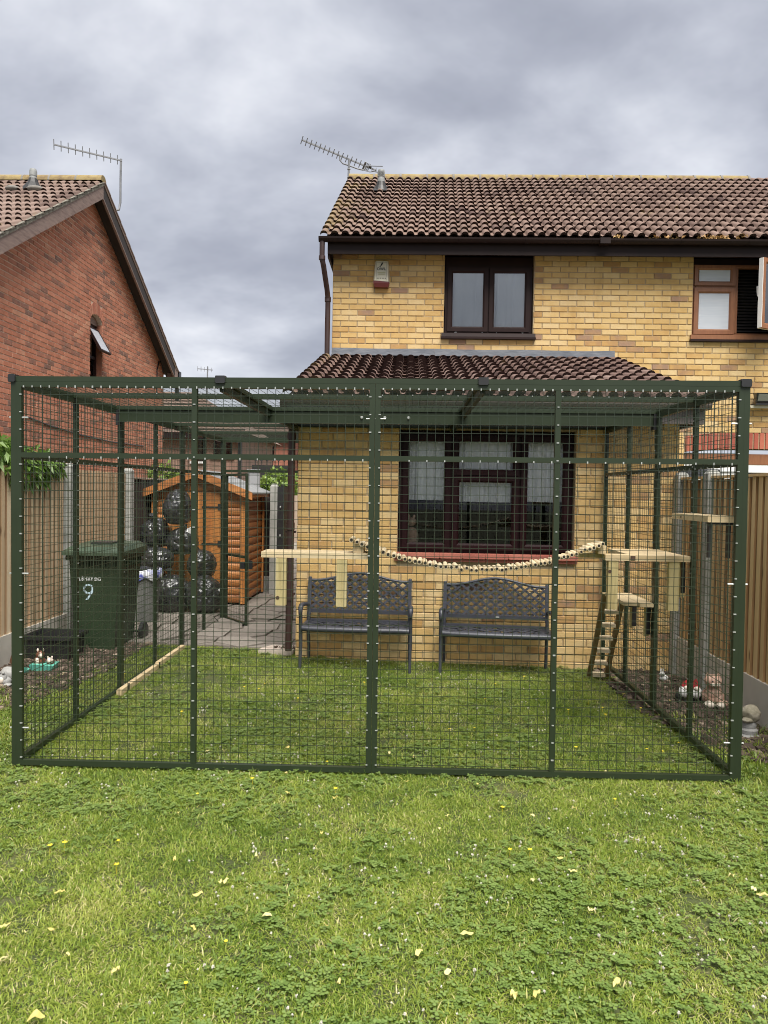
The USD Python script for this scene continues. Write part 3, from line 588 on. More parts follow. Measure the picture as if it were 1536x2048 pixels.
# upstairs window, dark mahogany, two casements
W_ = MB(); frame_rect(W_, .458, 1.622, 3.755, 4.665, .045, Y1 + .05, Y1 + .115); W_.box(1.02, 1.065, Y1 + .052, Y1 + .113, 3.80, 4.62)
wa = W_.build(H, 'window', MAHOG)
MB().box(.45, 1.63, Y1 + .06, Y1 + .12, 4.668, 4.784).build(wa, 'head_board', MAHOG)
for x0, x1 in ((.492, 1.034), (1.050, 1.590)):
    s = MB(); frame_rect(s, x0, x1, 3.785, 4.637, .068, Y1 + .025, Y1 + .06, .02); s.build(wa, 'sash', MAHOG)
    MB().add([(x0 + .06, Y1 + .048, 3.845), (x1 - .06, Y1 + .048, 3.845), (x1 - .06, Y1 + .048, 4.577), (x0 + .06, Y1 + .048, 4.577)], [(0, 1, 2, 3)]).build(wa, 'pane', GLASS)
s = MB().box(.415, 1.665, Y1 - .045, Y1 + .12, 3.70, 3.752); s.add([(.415, Y1 - .055, 3.70), (1.665, Y1 - .055, 3.70), (1.665, Y1 - .046, 3.745), (.415, Y1 - .046, 3.745)], [(0, 1, 2, 3)]); s.build(wa, 'sill', MAHOG)
MB().box(.41, 1.67, Y1 - .06, Y1 + .1, 3.672, 3.698).build(wa, 'sill', MAHOG)
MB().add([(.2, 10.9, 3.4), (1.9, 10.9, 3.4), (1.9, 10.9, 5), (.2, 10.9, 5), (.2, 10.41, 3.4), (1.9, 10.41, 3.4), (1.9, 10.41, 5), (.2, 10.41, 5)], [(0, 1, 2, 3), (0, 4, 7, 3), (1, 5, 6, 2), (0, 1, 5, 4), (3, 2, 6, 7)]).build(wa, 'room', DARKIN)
curtain('net_curtain', .50, 1.03, 3.77, 4.64, Y1 + .066, 'white net curtain filling the left casement of the upstairs window', 3.2, .012, 1)
curtain('net_curtain', 1.055, 1.585, 3.77, 4.64, Y1 + .066, 'white net curtain filling the right casement of the upstairs window', 3.2, .012, 2)

# upstairs window next door, golden brown, right casement open
W_ = MB(); frame_rect(W_, 3.745, 5.29, 3.765, 4.705, .04, Y1 + .05, Y1 + .115); W_.box(4.285, 4.345, Y1 + .052, Y1 + .113, 3.806, 4.664); W_.box(3.786, 4.284, Y1 + .052, Y1 + .113, 4.395, 4.43)
wb = W_.build(H, 'window', LIGHTBR)
MB().box(3.74, 5.295, Y1 + .06, Y1 + .12, 4.708, 4.784).build(wb, 'head_board', MAHOG)
for z0, z1 in ((3.785, 4.398), (4.428, 4.695)):
    s = MB(); frame_rect(s, 3.765, 4.30, z0, z1, .07 if z1 < 4.4 else .06, Y1 + .022, Y1 + .06, .02); s.build(wb, 'sash', LIGHTBR)
    MB().box(3.83, 4.235, Y1 + .044, Y1 + .05, z0 + .06, z1 - .055).build(wb, 'pane', FROSTSKY)
hx, hy, an = 5.26, Y1 + .02, math.radians(28)                        # open casement, hinged on its right
dx, dy = -math.cos(an), -math.sin(an)
def open_fn(v):
    v = np.asarray(v, float); u = hx - v[:, 0]; d = v[:, 1]
    return np.column_stack([hx + dx * u + dy * -d * -1 * .0 - math.sin(an) * d * -1 * -1, hy + dy * u + math.cos(an) * d, v[:, 2]])
s = MB(); frame_rect(s, 4.36, 5.26, 3.785, 4.675, .07, 0.0, .035, .02); sv = MB(); sv.add(open_fn(np.vstack(s.v)), np.vstack(s.f)); sv.build(wb, 'sash', LIGHTBR, label='open casement swung outwards')
s = MB().box(4.36, 5.26, .0355, .062, 3.785, 3.83).box(4.36, 5.26, .0355, .062, 4.63, 4.675).box(4.36, 4.405, .0355, .062, 3.831, 4.629).box(4.352, 4.3595, .0, .06, 3.79, 4.67); sv = MB(); sv.add(open_fn(np.vstack(s.v)), np.vstack(s.f)); sv.build(wb, 'sash_back', WHITEP)
s = MB().box(4.425, 5.195, .018, .022, 3.85, 4.61); sv = MB(); sv.add(open_fn(np.vstack(s.v)), np.vstack(s.f)); sv.build(wb, 'pane', GLASS)
s = MB().box(4.37, 4.39, .062, .09, 4.20, 4.23).bar((4.38, .085, 4.21), (4.38, .095, 4.33), .016, .014); sv = MB(); sv.add(open_fn(np.vstack(s.v)), np.vstack(s.f)); sv.build(wb, 'handle', WHITEP)
MB().box(3.71, 5.33, Y1 - .045, Y1 + .12, 3.705, 3.762).build(wb, 'sill', LIGHTBR)
MB().box(3.705, 5.335, Y1 - .055, Y1 + .1, 3.675, 3.703).build(wb, 'sill', MAHOG)
for i in range(22): MB().obox((4.82, Y1 + .22, 3.79 + i * .041), [(1, 0, 0), (0, 1, .75), (0, -.75, 1)], [.47, .02, .0012]).build(wb, 'blind_slat', SLATM)
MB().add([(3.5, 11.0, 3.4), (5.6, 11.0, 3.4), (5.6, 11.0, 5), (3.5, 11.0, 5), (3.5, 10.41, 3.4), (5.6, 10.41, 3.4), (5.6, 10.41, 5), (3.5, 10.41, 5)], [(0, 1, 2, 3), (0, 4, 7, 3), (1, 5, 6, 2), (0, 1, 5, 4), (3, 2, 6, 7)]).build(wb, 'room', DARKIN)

# patio door of next door, under the arch
pd = MB().poly(sbox(3.69, 2.06, 5.945, 2.20).intersection(arch), .06, yplane(Y1 + .03)); pd = pd.build(H, 'patio_door', LIGHTBR)
pw = MB().box(3.69, 5.945, Y1 + .035, Y1 + .10, 1.955, 2.058).box(3.69, 3.76, Y1 + .035, Y1 + .10, -.15, 1.954); pw.build(pd, 'frame', WHITEP)
pw = MB().box(3.78, 4.40, Y1 + .05, Y1 + .09, 1.60, 1.953); pw.build(pd, 'roller_blind', WHITEP)
MB().box(3.77, 5.94, Y1 + .11, Y1 + .116, -.15, 1.953).build(pd, 'pane', GLASSD)
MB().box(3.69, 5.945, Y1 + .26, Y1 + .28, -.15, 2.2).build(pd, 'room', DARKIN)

# extension window, burgundy
Ye = Y2 + .085
W_ = MB(); frame_rect(W_, -.082, 1.60, 1.03, 2.205, .05, Ye, Ye + .07); W_.box(.395, .46, Ye + .002, Ye + .068, 1.08, 2.155); W_.box(1.055, 1.12, Ye + .002, Ye + .068, 1.08, 2.155); W_.box(.461, 1.054, Ye + .002, Ye + .068, 1.765, 1.805)
we = W_.build(H, 'window', BURG)
for x0, x1, z0, z1 in ((-.045, .415, 1.062, 2.17), (.442, 1.073, 1.062, 1.782), (.442, 1.073, 1.79, 2.17), (1.10, 1.563, 1.062, 2.17)):
    s = MB(); frame_rect(s, x0, x1, z0, z1, .062 if z1 - z0 > .5 else .055, Ye - .028, Ye + .01, .018); s.build(we, 'sash', BURG)
    MB().add([(x0 + .056, Ye - .002, z0 + .056), (x1 - .056, Ye - .002, z0 + .056), (x1 - .056, Ye - .002, z1 - .048), (x0 + .056, Ye - .002, z1 - .048)], [(0, 1, 2, 3)]).build(we, 'pane', GLASSD)
for i in range(8): MB().bevel(-.115 + i * .2195, -.115 + i * .2195 + .2165, Y2 - .055, Ye, .985, 1.028, .008, rng.random()).build(we, 'sill_tile', REDSILL)
for i in range(8): MB().bevel(-.115 + i * .2195, -.115 + i * .2195 + .2165, Y2 - .03, Ye - .05, .952, .983, .006, rng.random()).build(we, 'sill_tile', REDSILL)
MB().add([(-.9, 9.9, .05), (2.35, 9.9, .05), (2.35, 9.9, 2.3), (-.9, 9.9, 2.3), (-.84, 7.48, .05), (2.35, 7.48, .05), (2.35, 7.48, 2.3), (-.84, 7.48, 2.3)], [(0, 1, 2, 3), (0, 4, 7, 3), (1, 5, 6, 2), (0, 1, 5, 4), (3, 2, 6, 7)]).build(we, 'room', ROOMW)
for nm, x0, x1, z0, z1, sd_ in (('left pane of the downstairs window', .005, .40, 1.545, 2.13, 3), ('centre casement of the downstairs window', .47, 1.045, 1.535, 2.13, 4), ('right pane of the downstairs window', 1.13, 1.53, 1.545, 2.13, 5)):
    curtain('net_curtain', x0, x1, z0, z1, Ye + .085, 'short white net curtain hanging behind the ' + nm, 3.2 if sd_ != 4 else 4.2, .028, sd_)
o = thing('cat_ornament', 'dim tabby cat ornament seated on the windowsill behind the left downstairs pane', 'ornament', (.045, Ye + .16, 1.06))
MB().ball((.05, Ye + .17, 1.16), (.07, .055, .11), 2).ball((.04, Ye + .15, 1.09), (.09, .06, .05), 2).build(o, 'body', PINKO, smooth=True)
MB().ball((.045, Ye + .15, 1.32), (.05, .045, .045), 2).build(o, 'head', PINKO, smooth=True)
MB().ball((.02, Ye + .15, 1.37), (.014, .01, .022), 1).ball((.07, Ye + .15, 1.37), (.014, .01, .022), 1).build(o, 'ears', PINKO, smooth=True)

# ------------------------------------------------------------------ fixtures on the house wall
A = thing('alarm_box', 'cream burglar alarm box with maroon base fixed high on the yellow brick wall', 'alarm', (-.4, Y1, 4.32))
hull = trimesh.convex.convex_hull(np.array([(-.493, Y1 - .011, 4.69), (-.307, Y1 - .011, 4.69), (-.512, Y1 - .011, 4.425), (-.288, Y1 - .011, 4.41), (-.478, Y1 - .07, 4.685), (-.322, Y1 - .07, 4.685), (-.492, Y1 - .082, 4.425), (-.308, Y1 - .082, 4.41)]))
MB().mesh(hull).build(A, 'case', CREAMP)
hull = trimesh.convex.convex_hull(np.array([(-.510, Y1 - .011, 4.423), (-.290, Y1 - .011, 4.408), (-.505, Y1 - .088, 4.421), (-.295, Y1 - .088, 4.406), (-.508, Y1 - .09, 4.39), (-.292, Y1 - .09, 4.385), (-.485, Y1 - .08, 4.338), (-.315, Y1 - .08, 4.336), (-.495, Y1 - .011, 4.335), (-.305, Y1 - .011, 4.333)]))
MB().mesh(hull).build(A, 'strobe_lens', MAROON)


def on_face(mesh, x, z, yfn, mat, parent, name):
    v = np.array(mesh.vertices); zz = v[:, 1] + z
    MB().add(np.column_stack([v[:, 0] + x, yfn(zz) - v[:, 2], zz]), mesh.faces).build(parent, name, mat)


fy = lambda z: Y1 - .0715 - (4.685 - z) / .26 * .012 - .0015
tm = meshkit.text_mesh('OWL', .034, .001, bold=True); tm.apply_translation([-tm.bounds[:, 0].mean(), 0, 0]); tm.apply_scale([1.15, 1, 1]); on_face(tm, -.40, 4.562, fy, INK, A, 'lettering')
owl = Polygon([(-.026, 0), (-.008, .022), (.0, .045), (.014, .06), (.026, .058), (.02, .04), (.008, .02), (-.004, .012), (-.012, -.002)]); om = trimesh.creation.extrude_polygon(owl, .001, engine='earcut'); on_face(om, -.405, 4.603, fy, INK, A, 'emblem')
ln = MB()
for x0, x1, z0, z1 in ((-.468, -.332, 4.672, 4.676), (-.468, -.465, 4.44, 4.672), (-.335, -.332, 4.435, 4.672)):
    pass
for i, (a, z) in enumerate(((.052, 4.532), (.046, 4.508))): on_face(trimesh.creation.box([2 * a, .011, .001]), -.40, z, fy, PALEINK, A, 'lettering')
for i in range(6): on_face(trimesh.creation.box([.009, .014, .001]), -.455 + i * .022, 4.452, fy, INK, A, 'lettering')
for bx_ in ([.134, .004, .001, 0, 4.668], [.003, .235, .001, -.067, 4.55], [.003, .235, .001, .067, 4.55]): on_face(trimesh.creation.box(bx_[:3]), -.40 + bx_[3], bx_[4], fy, GREYPIPE, A, 'border_line')

Fd = thing('floodlight', 'black floodlight on a cream bracket box on the yellow wall at the right edge', 'light', (4.65, Y1, 2.86))
hull = trimesh.convex.convex_hull(np.array([(4.535, Y1 - .06, 3.00), (4.80, Y1 - .06, 3.00), (4.52, Y1 - .20, 2.985), (4.80, Y1 - .20, 2.985), (4.545, Y1 - .14, 2.865), (4.80, Y1 - .14, 2.865), (4.56, Y1 - .07, 2.87), (4.80, Y1 - .07, 2.87)]))
MB().mesh(hull).build(Fd, 'housing', BLACKPL)
MB().add([(4.548, Y1 - .2015, 2.972), (4.79, Y1 - .2015, 2.972), (4.79, Y1 - .148, 2.882), (4.56, Y1 - .148, 2.882)], [(0, 1, 2, 3)]).build(Fd, 'lens', usdkit.material(stage, L('floodlight_lens'), {"p": ("principled_bsdf", {"base_color": (.35, .36, .37), "metallic": .6, "roughness": .18})}, surface="p.BSDF"))
MB().box(4.535, 4.80, Y1 - .16, Y1 - .012, 2.835, 2.855).box(4.60, 4.75, Y1 - .1, Y1 - .012, 2.856, 2.866).build(Fd, 'bracket', BLACKPL)
MB().bevel(4.49, 4.86, Y1 - .10, Y1 - .009, 2.80, 2.834, .012).build(Fd, 'bracket_box', CREAMP)


def far(p, k): return tuple(np.array([0, 0, EYE]) + (np.array(p) - [0, 0, EYE]) * k)


def aerial(name, label, tip, back, n, mast, el, tilt, boom_r=.012, y_el=(0, 0, 1), extra=None, at=None, k=1.0):
    tip, back = np.array(far(tip, k)), np.array(far(back, k)); mast = [far(p, k) for p in mast]; A_ = thing(name, label, 'aerial', at or tuple(mast[0]))
    MB().bar(tip, back, .022, .022).build(A_, 'boom', ALU)
    ye = np.array(y_el, float); ye /= np.linalg.norm(ye)
    for i in range(n):
        t = i / (n - 1) * .93; c = tip + (back - tip) * (t ** 1.0 if n < 14 else (t * 1.22 if i < n * .72 else .878 * .93 + (i - n * .72) / n * .35)) ; l = el * (1 - .1 * t)
        c = tip + (back - tip) * min(.97, np.linalg.norm(c - tip) / np.linalg.norm(back - tip))
        MB().tube([c - ye * l * .5, c + ye * l * .5], .0075, 5).build(A_, 'element', ALU)
    MB().tube(mast, .019, 8).build(A_, 'mast', ALU, smooth=True)
    return A_


KA = .963
a1 = aerial('tv_aerial', 'long silver television aerial on the left end of the yellow house roof ridge', (-1.99, 13.45, 7.83), (-.66, 13.60, 7.36), 20, [(-1.165, 13.5, 6.95), (-1.15, 13.5, 7.30), (-1.15, 13.5, 7.47), (-1.15, 13.5, 7.52)], .17, 0, y_el=(.35, -.80, .42), k=KA)
cr = MB().tube([far(p, KA) for p in [(-1.32, 13.5, 7.585), (-1.315, 13.5, 7.50), (-1.26, 13.5, 7.44), (-1.15, 13.5, 7.405), (-1.0, 13.51, 7.355), (-.90, 13.53, 7.34), (-.87, 13.55, 7.37), (-.86, 13.56, 7.43)]], .012, 6)
cr.tube([far(p, KA) for p in [(-.90, 13.53, 7.34), (-.78, 13.55, 7.315), (-.70, 13.57, 7.33), (-.66, 13.58, 7.40)]], .006, 6).build(a1, 'cradle_arm', ALU, smooth=True)
MB().tube([far(p, KA) for p in [(-.86, 13.4, 7.36), (-.56, 13.75, 7.50)]], .008, 6).tube([far(p, KA) for p in [(-.74, 13.4, 7.27), (-.57, 13.75, 7.38)]], .008, 6).build(a1, 'reflector', ALU)
MB().ball(far((-.775, 13.58, 7.41), KA), (.026, .03, .026), 1).build(a1, 'dipole_box', BLACKPL)
MB().ball(far((-1.15, 13.5, 7.34), KA), (.03, .03, .014), 1).ball(far((-1.15, 13.5, 7.19), KA), (.03, .03, .014), 1).build(a1, 'mast_clamp', GREYPIPE)
a2 = aerial('tv_aerial', 'silver television aerial on a cranked pole at the red house gable top', (-5.02, 10.45, 6.37), (-4.19, 10.8, 6.30), 10, [(-4.43, 10.72, 5.60), (-4.33, 10.83, 5.60), (-4.27, 10.9, 5.64), (-4.25, 10.9, 5.75), (-4.25, 10.9, 6.05), (-4.245, 10.9, 6.37)], .17, 0, y_el=(0.05, -.2, 1), k=1.222)

# ------------------------------------------------------------------ the red brick house on the left
VERGE = M('lichened_verge_mortar', [(0.07, 0.06, 0.045), (0.15, 0.14, 0.11), (0.30, 0.28, 0.24)], 0.95, 18, 8, bump=0.006, bscale=60)
ARCHL = brick_mat('gable_arch_brick', [(0.0, (0.34, 0.12, 0.08)), (0.5, (0.44, 0.17, 0.11)), (1.0, (0.50, 0.23, 0.15))], (0.5, 0.3, 0.2), 0.25)
GLASSV = glass('reflecting_glass', (0.9, 0.92, 0.93), 3.2)
R = thing('brick_house', 'red brick house with a gable wall and pantiled roof beyond the left fence', 'house', (-5.5, 12.75, 0))
XG, XB, YR, ZRt, SLP = -5.5, -5.26, 12.75, 6.80, .606
GW = (12.80, 13.31, 3.30, 4.46); gc = (GW[0] + GW[1]) / 2; gh = (GW[1] - GW[0]) / 2
wz = lambda y: ZRt - .16 - SLP * abs(y - YR)
gp = Polygon([(8.80, -.2), (16.70, -.2), (16.70, wz(16.7)), (YR, wz(YR)), (8.80, wz(8.8))])
warch = Polygon([(GW[0], GW[2]), (GW[1], GW[2]), (GW[1], 4.48)] + [(gc + gh * math.cos(t), 4.48 + .13 * math.sin(t)) for t in np.linspace(0, np.pi, 9)] + [(GW[0], 4.48)])
gw = MB().poly(gp.difference(warch), .25, xplane(XG)).build(R, 'wall', MORTR)
rb = brick_list(8.80, 16.70, 1.42, 6.7, [(GW[0], GW[1], GW[2], 4.49), (GW[0] + .03, GW[1] - .03, 4.45, 4.80)], lambda u, z, d: (XG + d, u, z), rtone, keep=lambda u, z: z < wz(u) - .02, off=8.8, seed=9, joint=.012)
lay(gw, rb, RB, 300)
for i in range(9):
    t0 = np.pi * (1 - i / 9) - .04; t1 = np.pi * (1 - (i + 1) / 9) + .04
    f = lambda t, r: (gc + (gh + r * .35) * math.cos(t), 4.48 + (.13 + r) * math.sin(t))
    V = [f(t0, .005), f(t1, .005), f(t1, .21), f(t0, .21)]
    MB().add([(XG, y, z) for y, z in V] + [(XG + .01, y, z) for y, z in V], BRICKF, sr.uniform(.3, 1)).build(gw, 'arch_brick', ARCHL)
MB().box(-11, XG - .26, 8.82, 9.0, -.2, 4.2).box(-11, XG - .26, 16.5, 16.68, -.2, 4.2).build(R, 'wall', RB)
# roof
ea, ri = np.array([0, 8.55, ZRt - SLP * 4.2 - .04]), np.array([0, YR, ZRt - .04]); usr = (ri - ea) / np.linalg.norm(ri - ea); nr = np.array([0, -usr[2], usr[1]]); SLr = np.linalg.norm(ri - ea)
zl, zr_ = ZRt - .055 - SLP * 4.2, ZRt - .055
roofr = MB()
for dz in (0, -.03): roofr.add([(-11, 8.57, zl + dz), (XB, 8.57, zl + dz), (XB, YR, zr_ + dz), (-11, YR, zr_ + dz), (-11, YR + 4.2, zl + dz), (XB, YR + 4.2, zl + dz)], [(0, 1, 2, 3), (3, 2, 5, 4)])
roofr = roofr.build(R, 'roof', TILE3)
lay_tiles(roofr, ea + [XB + .02 - 10 * .281, 0, 0], ux, usr, nr, 10, 16, SLr / 16, 160, TILE3, 13)
st = MB(); dsl = np.array([0, 1, -SLP]); dsl /= np.linalg.norm(dsl)
for i in range(18):
    p = np.array([XB - .08, YR, ZRt]) + dsl * (i * .275 + .02); q = p + dsl * .29 + np.array([0, 0, .016]); st.bar(p, q, .2, .03)
st.build(roofr, 'verge_tiles', TILE3)
for i in range(7):
    x0 = XB + .02 - (i + 1) * .46; a = np.linspace(-.1, np.pi + .1, 9)
    V = [(xx, YR + .11 * math.cos(t), ZRt - .01 + .105 * math.sin(t)) for xx in (x0 + .01, x0 + .44) for t in a]
    MB().add(V, [(j, j + 1, 9 + j + 1, 9 + j) for j in range(8)] + [(9, 9 + j, 10 + j) for j in range(1, 8)], rr.uniform(.1, .9)).build(roofr, 'ridge_tile', RIDGE, smooth=30)
    V = [(xx, YR + .112 * math.cos(t), ZRt - .01 + .107 * math.sin(t)) for xx in (x0 - .02, x0 + .012) for t in a]
    MB().add(V, [(j, j + 1, 9 + j + 1, 9 + j) for j in range(8)]).build(roofr, 'ridge_joint', RJOINT, smooth=30)
MB().lathe([(.060, 0), (.060, .22), (.054, .23), (.054, .25), (.060, .255), (.060, .33), (.05, .365), (.02, .375), (0, .376)], (-6.20, 12.20, 6.40), 16).build(roofr, 'vent_pipe', GREYPIPE, smooth=40)
MB().lathe([(.20, -.02), (.15, .06), (.09, .14), (.066, .21)], (-6.20, 12.20, 6.40), 16).build(roofr, 'vent_flashing', IRON)
MB().ball((-6.42, 11.98, 6.36), (.12, .09, .05)).ball((-6.05, 11.98, 6.36), (.14, .09, .05)).build(roofr, 'vent_mortar', RJOINT, smooth=True)
# verges, soffit and barge boards
for sgn, mat, nm in ((1, OLDWOOD, 'weathered grey-brown barge board'), (-1, DARKWOOD, 'dark barge board on the far slope')):
    ye_ = YR - sgn * 4.12
    def strip(x0, x1, d0, d1, pname, m, lab=None):
        V = []
        for y_ in (YR, ye_):
            for dz in (d0, d1): V += [(x0, y_, ZRt + dz - SLP * abs(y_ - YR)), (x1, y_, ZRt + dz - SLP * abs(y_ - YR))]
        MB().add(V, [(0, 1, 3, 2), (4, 5, 7, 6), (0, 4, 5, 1), (2, 3, 7, 6), (0, 2, 6, 4), (1, 5, 7, 3)]).build(R, pname, m, label=lab)
    strip(XB - .03, XB, -.29, -.075, 'barge_board', mat, nm)
    strip(XG + .002, XB - .031, -.20, -.19, 'soffit', DARKWOOD)
    strip(XB - .06, XB + .012, -.072, -.012, 'verge', VERGE if sgn > 0 else TILE3)
    if sgn < 0: strip(XB - .034, XB + .004, -.315, -.2905, 'barge_trim', OLDWOOD)
MB().box(XB - .18, XB + .005, YR + 4.0, YR + 4.2, 3.98, 4.30).build(R, 'eaves_end_box', OLDWOOD)
MB().tube([(XB - .05, YR + 4.32, 4.2), (XB - .05, YR + 4.32, 3.6)], .05, 8).box(XB - .12, XB + .02, YR + 4.24, YR + 4.4, 4.05, 4.26).build(R, 'rainwater_hopper', BLACKPL)
MB().tube([(XG + .018, 10.6, 2.60), (XG + .018, 11.375, 2.526), (XG + .018, 12.34, 2.472), (XG + .018, 13.7, 2.44), (XG + .018, 15.4, 2.46)], .011, 5).tube([(XG + .018, 16.2, 3.6), (XG + .018, 16.2, 4.15), (XG + .018, 16.32, 4.36), (XG + .018, 16.52, 4.36), (XG + .018, 16.62, 4.15)], .014, 5).build(R, 'cable', BLACKPL)
# gable window with a top-hung vent standing open
gwn = MB(); yl, yh = GW[0] + .006, GW[1] - .006
for y0, y1, z0, z1 in ((yl, yl + .05, 3.30, 4.45), (yh - .05, yh, 3.30, 4.45), (yl + .051, yh - .051, 3.30, 3.36), (yl + .051, yh - .051, 3.86, 3.91), (yl + .051, yh - .051, 4.37, 4.45)): gwn.box(XG - .16, XG - .10, y0, y1, z0, z1)
gwn = gwn.build(R, 'window', MAHOG)
MB().poly(Polygon([(GW[0], 4.455), (GW[1], 4.455)] + [(gc + gh * .99 * math.cos(t), 4.48 + .125 * math.sin(t)) for t in np.linspace(0, np.pi, 9)]), .02, xplane(XG - .08)).build(gwn, 'head_board', OLDWOOD)
def vent(v):
    v = np.asarray(v, float); a = math.radians(30); zt = 4.37; d = zt - v[:, 2]; o = v[:, 0] - (XG - .09)
    return np.column_stack([XG - .09 + math.sin(a) * d + math.cos(a) * o, v[:, 1], zt - math.cos(a) * d + math.sin(a) * o])
s = MB(); y0_, y1_ = yl + .03, yh - .03
for y0, y1, z0, z1 in ((y0_, y0_ + .03, 3.88, 4.37), (y1_ - .03, y1_, 3.88, 4.37), (y0_ + .031, y1_ - .031, 3.88, 3.91), (y0_ + .031, y1_ - .031, 4.34, 4.37)): s.box(XG - .09, XG - .05, y0, y1, z0, z1)
MB().add(vent(np.vstack(s.v)), np.vstack(s.f)).build(gwn, 'vent_sash', MAHOG, label='open top-hung vent')
s = MB(); s.add([(XG - .056, y0_ + .025, 3.905), (XG - .056, y1_ - .025, 3.905), (XG - .056, y1_ - .025, 4.345), (XG - .056, y0_ + .025, 4.345)], [(0, 1, 2, 3)]); MB().add(vent(np.vstack(s.v)), np.vstack(s.f)).build(gwn, 'pane', FROSTSKY)  # pale pane colour stands in for sky mirrored in the vent glass
MB().box(XG - .14, XG - .135, yl + .05, yh - .05, 3.36, 3.86).build(gwn, 'pane', GLASSD)
for yq in (GW[0] + .0012, GW[1] - .0012): MB().add([(XG - .1, yq, GW[2]), (XG, yq, GW[2]), (XG, yq, 4.49), (XG - .1, yq, 4.49)], [(0, 1, 2, 3)], .3).build(gwn, 'reveal', RB)
MB().box(XG - .6, XG - .58, 12.5, 13.6, 3.1, 4.7).build(gwn, 'room', DARKIN)

# ------------------------------------------------------------------ the cat enclosure
C = thing('cat_enclosure', 'large green steel mesh cat enclosure with wire roof standing on the lawn', 'enclosure', (0, 4.25, 0))
UsdGeom.Xformable(stage.GetPrimAtPath(C)).AddRotateYOp().Set(-0.36)
T = 0.030                                                           # frame tube
ZT = 2.225
wr = np.random.default_rng(17)


def panel(axis, c, a0, a1, z0, z1, rails=(), stiles=(), name='wall_panel', clips=(1, 1, 1, 1), face=-1, mesh_top=None, label=None, parent=None):
    """A framed mesh panel standing in the plane axis=c ('y': runs along x; 'x': runs along y; 'z': lies flat, with a0..a1 in x and z0..z1 in y)."""
    def B(mb, u0, u1, v0, v1, t0=-T / 2, t1=T / 2, tone=.5):
        if axis == 'y': return mb.bevel(u0, u1, c + t0, c + t1, v0, v1, .004, tone)
        if axis == 'x': return mb.bevel(c + t0, c + t1, u0, u1, v0, v1, .004, tone)
        return mb.bevel(u0, u1, v0, v1, c + t0, c + t1, .004, tone)
    def W(mb, p, q, r=.0013 if axis == 'z' else .0020):
        P = lambda u, v, d=0: (u, c + d, v) if axis == 'y' else (c + d, u, v) if axis == 'x' else (u, v, c + d)
        return mb.tube([P(*p), P(*q)], r, 4, caps=False)
    m = MB()
    B(m, a0, a0 + T, z0, z1); B(m, a1 - T, a1, z0, z1); B(m, a0 + T, a1 - T, z0, z0 + T); B(m, a0 + T, a1 - T, z1 - T, z1)
    pp = m.build(parent or C, name, GREEN, label=label)
    for zr in rails: B(MB(), a0 + T + .0005, a1 - T - .0005, zr - T / 2, zr + T / 2, -T / 2 - .0015, T / 2 + .0015, .7).build(pp, 'rail', GREEN)
    for ur in stiles: B(MB(), ur - T / 2, ur + T / 2, z0 + T + .0005, z1 - T - .0005, tone=.3).build(pp, 'stile', GREEN)
    # 50 mm welded mesh
    w = MB(); off = T / 2 + .003; us_ = np.arange(a0 + .045, a1 - .03, .05); vs_ = np.arange(z0 + .047, z1 - .03, .05)
    dd = .0012
    for u in us_:
        u += wr.normal(0, .0006); W(w, (u, z0 + .016, dd), (u + wr.normal(0, .0008), z1 - .016, dd))
    for v in vs_:
        v += wr.normal(0, .0006); W(w, (a0 + .016, v, -dd), (a1 - .016, v + wr.normal(0, .0008), -dd))
    w.build(pp, 'wire_mesh', WIRE)
    k = MB(); t0, t1 = (-T / 2 - .004, -T / 2 + .004) if face < 0 else (T / 2 - .004, T / 2 + .004)
    def clip(u, v, hor):
        h = (.003, .006) if hor else (.006, .003)
        h = (h[0] * wr.uniform(.8, 1.3), h[1] * wr.uniform(.8, 1.2))
        if axis == 'y': k.box(u - h[0], u + h[0], c + t0, c + t1, v - h[1], v + h[1])
        elif axis == 'x': k.box(c + t0, c + t1, u - h[0], u + h[0], v - h[1], v + h[1])
        else: k.box(u - h[0], u + h[0], v - h[1], v + h[1], c + t0, c + t1)
    if clips[0]:
        for u in us_[::1]: clip(u, z1 - T + .002, True)
    for zr in rails:
        for u in us_[(3 if len(us_) > 5 else 0)::2]: clip(u, zr - T / 2 + .003, True)
    if clips[1]:
        for v in vs_[::2]: clip(a0 + T - .004, v, False)
    if clips[2]:
        for v in vs_[::2]: clip(a1 - T + .004, v, False)
    for ur in stiles:
        for v in vs_[1::2]: clip(ur, v, False)
    if k.n: k.build(pp, 'clips', STEEL, kind='stuff')
    return pp


XL, XM, XR = -2.24, -0.178, 1.880
panel('y', 4.265, XL, XM - .001, 0.005, ZT, rails=(1.805,), stiles=((XL + XM) / 2,))
panel('y', 4.265, XM + .001, XR, 0.005, ZT, rails=(1.805,), stiles=((XM + XR) / 2,))
ly = [4.25, 5.875, 7.50, 9.125]
for i in range(3): panel('x', -2.2555, ly[i] + .0005, ly[i + 1] - .0005, 0.005, ZT, rails=(1.80,), stiles=((ly[i] + ly[i + 1]) / 2,), clips=(0, 1, 0, 0), face=1)
ry = [4.25, 5.73, 7.215]
for i in range(2): panel('x', 1.8955, ry[i] + .0005, ry[i + 1] - .0005, 0.005, ZT, rails=(1.80,), stiles=((ry[i] + ry[i + 1]) / 2,), clips=(0, 1, 0, 0), face=-1)
